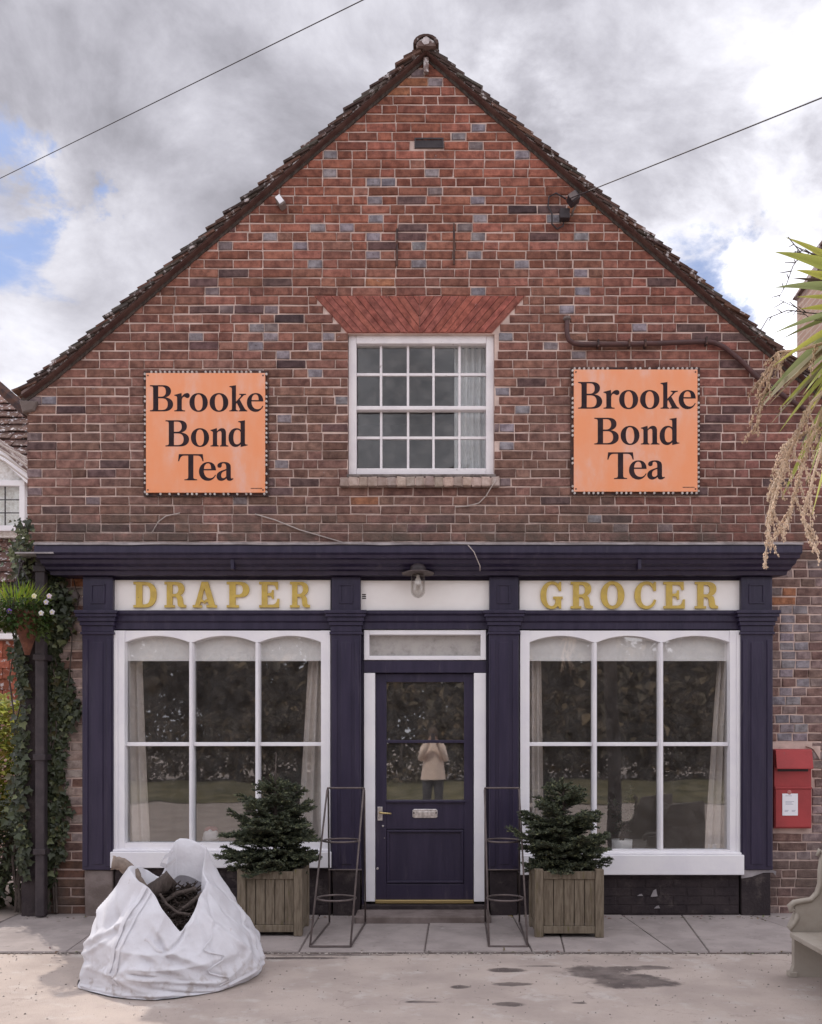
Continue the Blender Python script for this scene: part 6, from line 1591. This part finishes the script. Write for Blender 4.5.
cwin(PX(-55, yc), PX(21, yc), PZ(640, yc), PZ(580, yc), yc - .11, t, 2, 3)
# roof with rows of tiles, and a gabled dormer
yr = yc + 2.8; zr = PZ(398, yr)
mb = MB(); mb.prism([(0, 0), (1, 0), (1, 1), (0, 1)], 0, 1); mb.v = []; mb.f = []; mb.c = []
ns_ = 22; field = MB()
for i in range(ns_):
    f0, f1 = i / ns_, (i + 1) / ns_
    ya, za = yc - .28 + (yr - yc + .28) * f0, ze - .12 + (zr - ze + .12) * f0; yb_, zb_ = yc - .28 + (yr - yc + .28) * f1, ze - .12 + (zr - ze + .12) * f1
    x = CXR + .06 - (.085 if i % 2 else 0)
    while x > CXL:
        x0 = x - .17; j = cr.uniform(-.008, .008); col = vary((.15, .085, .07), cr, .3); l = .03 + cr.uniform(-.004, .008)
        field.add([(x0 + .003, ya - .02 + j, za + l), (x - .003, ya - .02 + j, za + l), (x - .003, yb_ + .04, zb_ + .045), (x0 + .003, yb_ + .04, zb_ + .045), (x0 + .003, ya - .02 + j, za + l - .016), (x - .003, ya - .02 + j, za + l - .016), (x - .003, yb_ + .04, zb_ + .02), (x0 + .003, yb_ + .04, zb_ + .02)],
                  [(0, 1, 2, 3), (7, 6, 5, 4), (0, 4, 5, 1), (1, 5, 6, 2), (2, 6, 7, 3), (3, 7, 4, 0)], col); x -= .17
mb.add([(CXL, yc - .28, ze - .13), (CXR + .05, yc - .28, ze - .13), (CXR + .05, yr, zr), (CXL, yr, zr), (CXL, yc + 4.8, ze - .1), (CXR + .05, yc + 4.8, ze - .1)], [(0, 1, 2, 3), (3, 2, 5, 4), (0, 4, 5, 1), (1, 5, 2), (0, 3, 4)])
rf = emit('roof', mb, M['bark'], t); emit('roof_tiles', field, M['tile'], rf, kind='stuff')
yd = yc + .12
dx1, dz0, dz1 = PX(25, yd), PZ(531, yd), PZ(482, yd); dxc = dx1 - .5
mb = MB(); mb.prism([(dx1 - 1.0, dz0 - .06), (dx1, dz0 - .06), (dx1, dz1 + .02), (dxc, dz1 + .48), (dx1 - 1.0, dz1 + .02)], yd + .10, yr); dm = emit('dormer', mb, M['rawbrick'], t)
cwin(dx1 - .98, dx1 - .0, dz0, dz1 + .02, yd - .01, t, 2, 3)
for sg in (-1, 1):
    e = dxc + sg * .60
    mb = MB(); mb.prism([(dxc, dz1 + .62), (e, dz1 + .62 - .60 * .93), (e, dz1 + .48 - .60 * .93), (dxc, dz1 + .48)] if sg < 0 else [(dxc, dz1 + .48), (e, dz1 + .48 - .60 * .93), (e, dz1 + .62 - .60 * .93), (dxc, dz1 + .62)], yd - .08, yd - .04); emit('barge_board', mb, M['white'], dm, bevel=.004)
    mb = MB(); a = [(dxc, dz1 + .67), (e + sg * .03, dz1 + .67 - .63 * .93)]
    p = [(a[0][0], a[0][1]), (a[1][0], a[1][1]), (a[1][0], a[1][1] - .05), (a[0][0], a[0][1] - .05)]
    if sg > 0: p = list(reversed(p))
    mb.prism(p, yd - .12, yr); emit('dormer_roof', mb, M['vergemortar'], dm)
mb = MB(); mb.tube([PP(-40, 358, .85), PP(0, 388, .85), PP(28, 413, .80)], .055, 6); emit('valley_gutter', mb, M['rust'], t)
mb = MB(); r_ = random.Random(3)
for k in range(4): mb.tube([PP(-30, 425 + k * 7, 2.9), PP(5, 447 + 5 * k, 2.9), PP(27, 458 + 7 * k, 2.8)], .011, 5)
o = emit('bare_stems', mb, M['panicle2'], None, label='thin bare climber stems across the cottage roof at the far left', cat='climber')
# ---------------------------------------------------------------- what faces the shop: seen only as reflections in its glass
mb = MB(); mb.grid(lambda u, v: (-40 + 80 * u, -20 + 6.5 * v, .02 + .25 * (1 - v) + .04 * noise.noise(V3(u * 40, v * 8, 0))), 60, 12)
emit('grass_bank', mb, pbr('rough_grass', (.085, .080, .040), (.19, .16, .085), 1.2, .95, .8, 30), kind='structure')
M['treeleaf'] = leafmat('tree_leaf', (.155, .130, .092), .35)
M['hedgeleaf'] = leafmat('hedge_leaf', (.12, .095, .062), .3)
def bush_cloud(mb, c, rx, ry, rz, n, size, r_, cols):
    for k in range(n):
        d = V3(r_.gauss(0, 1), r_.gauss(0, 1), r_.gauss(0, 1)).normalized() * (r_.random() ** .4)
        p = V3(c[0] + d.x * rx, c[1] + d.y * ry, c[2] + d.z * rz)
        if noise.noise(p * .55) < -.34: continue
        q = r_.choice(cols); kk = r_.uniform(.6, 1.4)
        mb.leaf(p, V3(r_.uniform(-1, 1), r_.uniform(-1, 1), r_.uniform(-1, .6)), V3(r_.uniform(-.5, .5), r_.uniform(-.5, .8), 1), size * r_.uniform(.6, 1.3), size * .6, tuple(x * kk for x in q))
def tree(x, y, h, rx, seed, label, dens=9000):
    r_ = random.Random(seed); t = thing('broadleaf_tree', (x, y, 0), label, 'tree', 'trees facing the shop across the yard')
    mb = MB(); mb.tube([(x, y, 0), (x + r_.uniform(-.2, .2), y, h * .3), (x + r_.uniform(-.4, .4), y, h * .8)], [.28, .2, .06], 9)
    for k in range(12):
        a = r_.uniform(0, 6.28); z = h * r_.uniform(.2, .6); L = rx * r_.uniform(.6, 1.0); mb.tube([(x, y, z), (x + math.cos(a) * L * .5, y + math.sin(a) * L * .5, z + L * .5), (x + math.cos(a) * L, y + math.sin(a) * L, z + L * .75)], [.10, .06, .02], 6)
    emit('trunk', mb, M['bark'], t, smooth=True)
    lf = MB()
    for k in range(14):
        a = r_.uniform(0, 6.28); rr = rx * r_.uniform(.2, .8); bush_cloud(lf, (x + math.cos(a) * rr, y + math.sin(a) * rr, h * r_.uniform(.16, .85)), rx * .55, rx * .5, h * .20, dens // 14, .44, r_, ((1, 1, 1), (1.7, 1.5, 1.3), (.6, .6, .62), (1.2, 1.1, 1.0)))
    emit('crown', lf, M['treeleaf'], t, kind='stuff')
for i, (x, y, h, rx) in enumerate(((-11, -21, 9, 3.4), (-6.6, -23, 10.5, 3.6), (-2.2, -22, 9.5, 3.2), (2.4, -23.5, 10, 3.5), (6.8, -21.5, 9, 3.4), (11.5, -23, 10, 3.8))):
    tree(x, y, h, rx, 50 + i, 'broadleaf tree behind the hedge facing the shop, counted %s from the left' % ('first', 'second', 'third', 'fourth', 'fifth', 'sixth')[i])
t = thing('garden_hedge', (0, -19.5, 0), 'long brown-green hedge on the bank facing the shop', 'hedge'); lf = MB(); r_ = random.Random(77)
for k in range(16): bush_cloud(lf, (-15 + 2 * k, -19.5 + r_.uniform(-.3, .3), 1.35), 1.3, .7, 1.4 + r_.uniform(-.2, .4), 2200, .20, r_, ((1, 1, 1), (1.3, 1.1, .9), (.65, .7, .7)))
emit('foliage', lf, M['hedgeleaf'], t, kind='stuff')
mb = MB()
for k in range(16): mb.tube([(-15 + 2 * k, -19.5, 0), (-14.9 + 2 * k, -19.5, 1.4)], [.06, .03], 6)
emit('stem', mb, M['bark'], t)
# ---------------------------------------------------------------- the photographer, mirrored in the door
PY = -8.40
t = thing('person', (0, PY, 0), 'person in cream coat holding up a phone, mirrored in the shop door', 'person')
skin = pbr('skin', (.46, .29, .22), None, rough=.55); dark = pbr('dark_trousers', (.03, .03, .04), (.045, .045, .055), 30, .85)
sv, se, sr = [], [], []
def sk(p, r, par=None):
    sv.append((p[0], p[1], p[2])); sr.append(r); i = len(sv) - 1
    if par is not None: se.append((par, i))
    return i
pel = sk((0, PY, .90), (.13, .10)); wst = sk((0, PY, 1.05), (.12, .09), pel); ch_ = sk((0, PY, 1.25), (.14, .10), wst); nk0 = sk((0, PY, 1.40), (.07, .06), ch_); nk = sk((0, PY + .01, 1.47), (.05, .05), nk0)
hd0 = sk((0, PY + .03, 1.55), (.068, .08), nk); hd1 = sk((0, PY + .03, 1.63), (.072, .085), hd0)
for s in (-1, 1):
    hp = sk((s * .09, PY, .84), (.085, .085), pel); kn = sk((s * .105, PY + .02, .47), (.058, .058), hp); an = sk((s * .11, PY - .01, .09), (.038, .042), kn); toe = sk((s * .125, PY + .14, .035), (.038, .028), an)
    sh = sk((s * .15, PY, 1.36), (.058, .055), ch_); el = sk((s * .20, PY + .13, 1.17), (.042, .042), sh); wr = sk((s * .075, PY + .27, 1.46), (.026, .026), el)
    pm = sk((s * .056, PY + .305, 1.500), (.026, .018), wr)
    for f in range(4):
        z = 1.492 + .020 * f; L = (.8, 1, 1.05, .9)[f]
        a = sk((s * .052, PY + .335, z), (.0095, .0095), pm); b = sk((s * .040, PY + .362 - .0 * L, z + .004), (.0085, .0085), a); c = sk((s * (.040 - .022 * L), PY + .366, z + .005), (.0075, .0075), b)
    th = sk((s * .045, PY + .315, 1.478), (.011, .011), pm); th2 = sk((s * .020, PY + .325, 1.480), (.0085, .0085), th)
me = bpy.data.meshes.new('body'); me.from_pydata([(p[0], p[1] - PY, p[2]) for p in sv], se, []); me.materials.append(skin)
bo = bpy.data.objects.new('body', me); COL.objects.link(bo); bo.parent = t; WO[bo.name] = WO[t.name].copy()
m_ = bo.modifiers.new('skin', 'SKIN'); lay = me.skin_vertices[0] if me.skin_vertices else None
if lay is None:
    bm = bmesh.new(); bm.from_mesh(me); bm.verts.layers.skin.verify(); bm.to_mesh(me); bm.free(); lay = me.skin_vertices[0]
for i, r__ in enumerate(sr): lay.data[i].radius = r__
lay.data[0].use_root = True
ss = bo.modifiers.new('sub', 'SUBSURF'); ss.levels = 1; ss.render_levels = 1
M['coat'] = pbr('cream_coat', (.80, .64, .54), (.72, .58, .49), 8, .9)
mb = MB()
def coat(u, v):
    a = u * 6.2832; z = .80 + .64 * v
    rx = .215 - .065 * v if v < .75 else (.215 - .049 - (v - .75) * .36); ry = .17 - .035 * v if v < .75 else .144 - (v - .75) * .25
    k = 1 + .05 * math.sin(a * 6) * (1 - v)
    return (rx * k * math.cos(a), PY + ry * k * math.sin(a), z)
mb.grid(coat, 36, 12, closeu=True)
for s in (-1, 1): mb.tube([(s * .13, PY, 1.39), (s * .165, PY + .01, 1.35), (s * .215, PY + .13, 1.165), (s * .15, PY + .20, 1.30), (s * .09, PY + .26, 1.43)], [.06, .064, .056, .048, .042], 12)
emit('coat', mb, M['coat'], t, smooth=True)
for s in (-1, 1):
    mb = MB(); mb.tube([(s * .088, PY, .86), (s * .105, PY + .02, .47), (s * .11, PY - .008, .08)], [.108, .078, .066], 12); emit('trouser_leg', mb, dark, t, smooth=True)
    mb = MB(); mb.tube([(s * .11, PY - .06, .045), (s * .118, PY + .04, .05), (s * .128, PY + .17, .035)], [.045, .050, .035], 10); mb.v = [(x, y, max(z, .003)) for x, y, z in mb.v]; emit('shoe', mb, dark, t, smooth=True)
blob((0, PY + .0, 1.60), .092, .105, .125, pbr('brown_hair', (.09, .055, .035), (.05, .03, .02), 40, .7), 'hair', t, .08)
mb = MB(); mb.tube([(0, PY + .115, 1.585), (0, PY + .140, 1.56), (0, PY + .12, 1.548)], [.008, .014, .010], 8); emit('nose', mb, skin, t, smooth=True)
mb = MB(); mb.tube([(-.022, PY + .112, 1.520), (0, PY + .120, 1.522), (.022, PY + .112, 1.520)], [.003, .007, .003], 8); emit('mouth', mb, pbr('lips', (.35, .14, .13), None), t)
for s in (-1, 1): blob((s * .030, PY + .110, 1.592), .012, .010, .008, M['paper'], 'eye', t)
ph = thing('phone', (0, PY + .372, 1.47), 'dark slim phone held up in both hands by the person in the cream coat', 'phone')
mb = MB(); mb.box(-.037, .037, PY + .374, PY + .384, 1.468, 1.612); emit('phone_body', mb, M['black'], ph, bevel=.003)
mb = MB(); mb.box(-.034, .034, PY + .3725, PY + .3735, 1.474, 1.606); emit('screen', mb, M['interior'], ph)
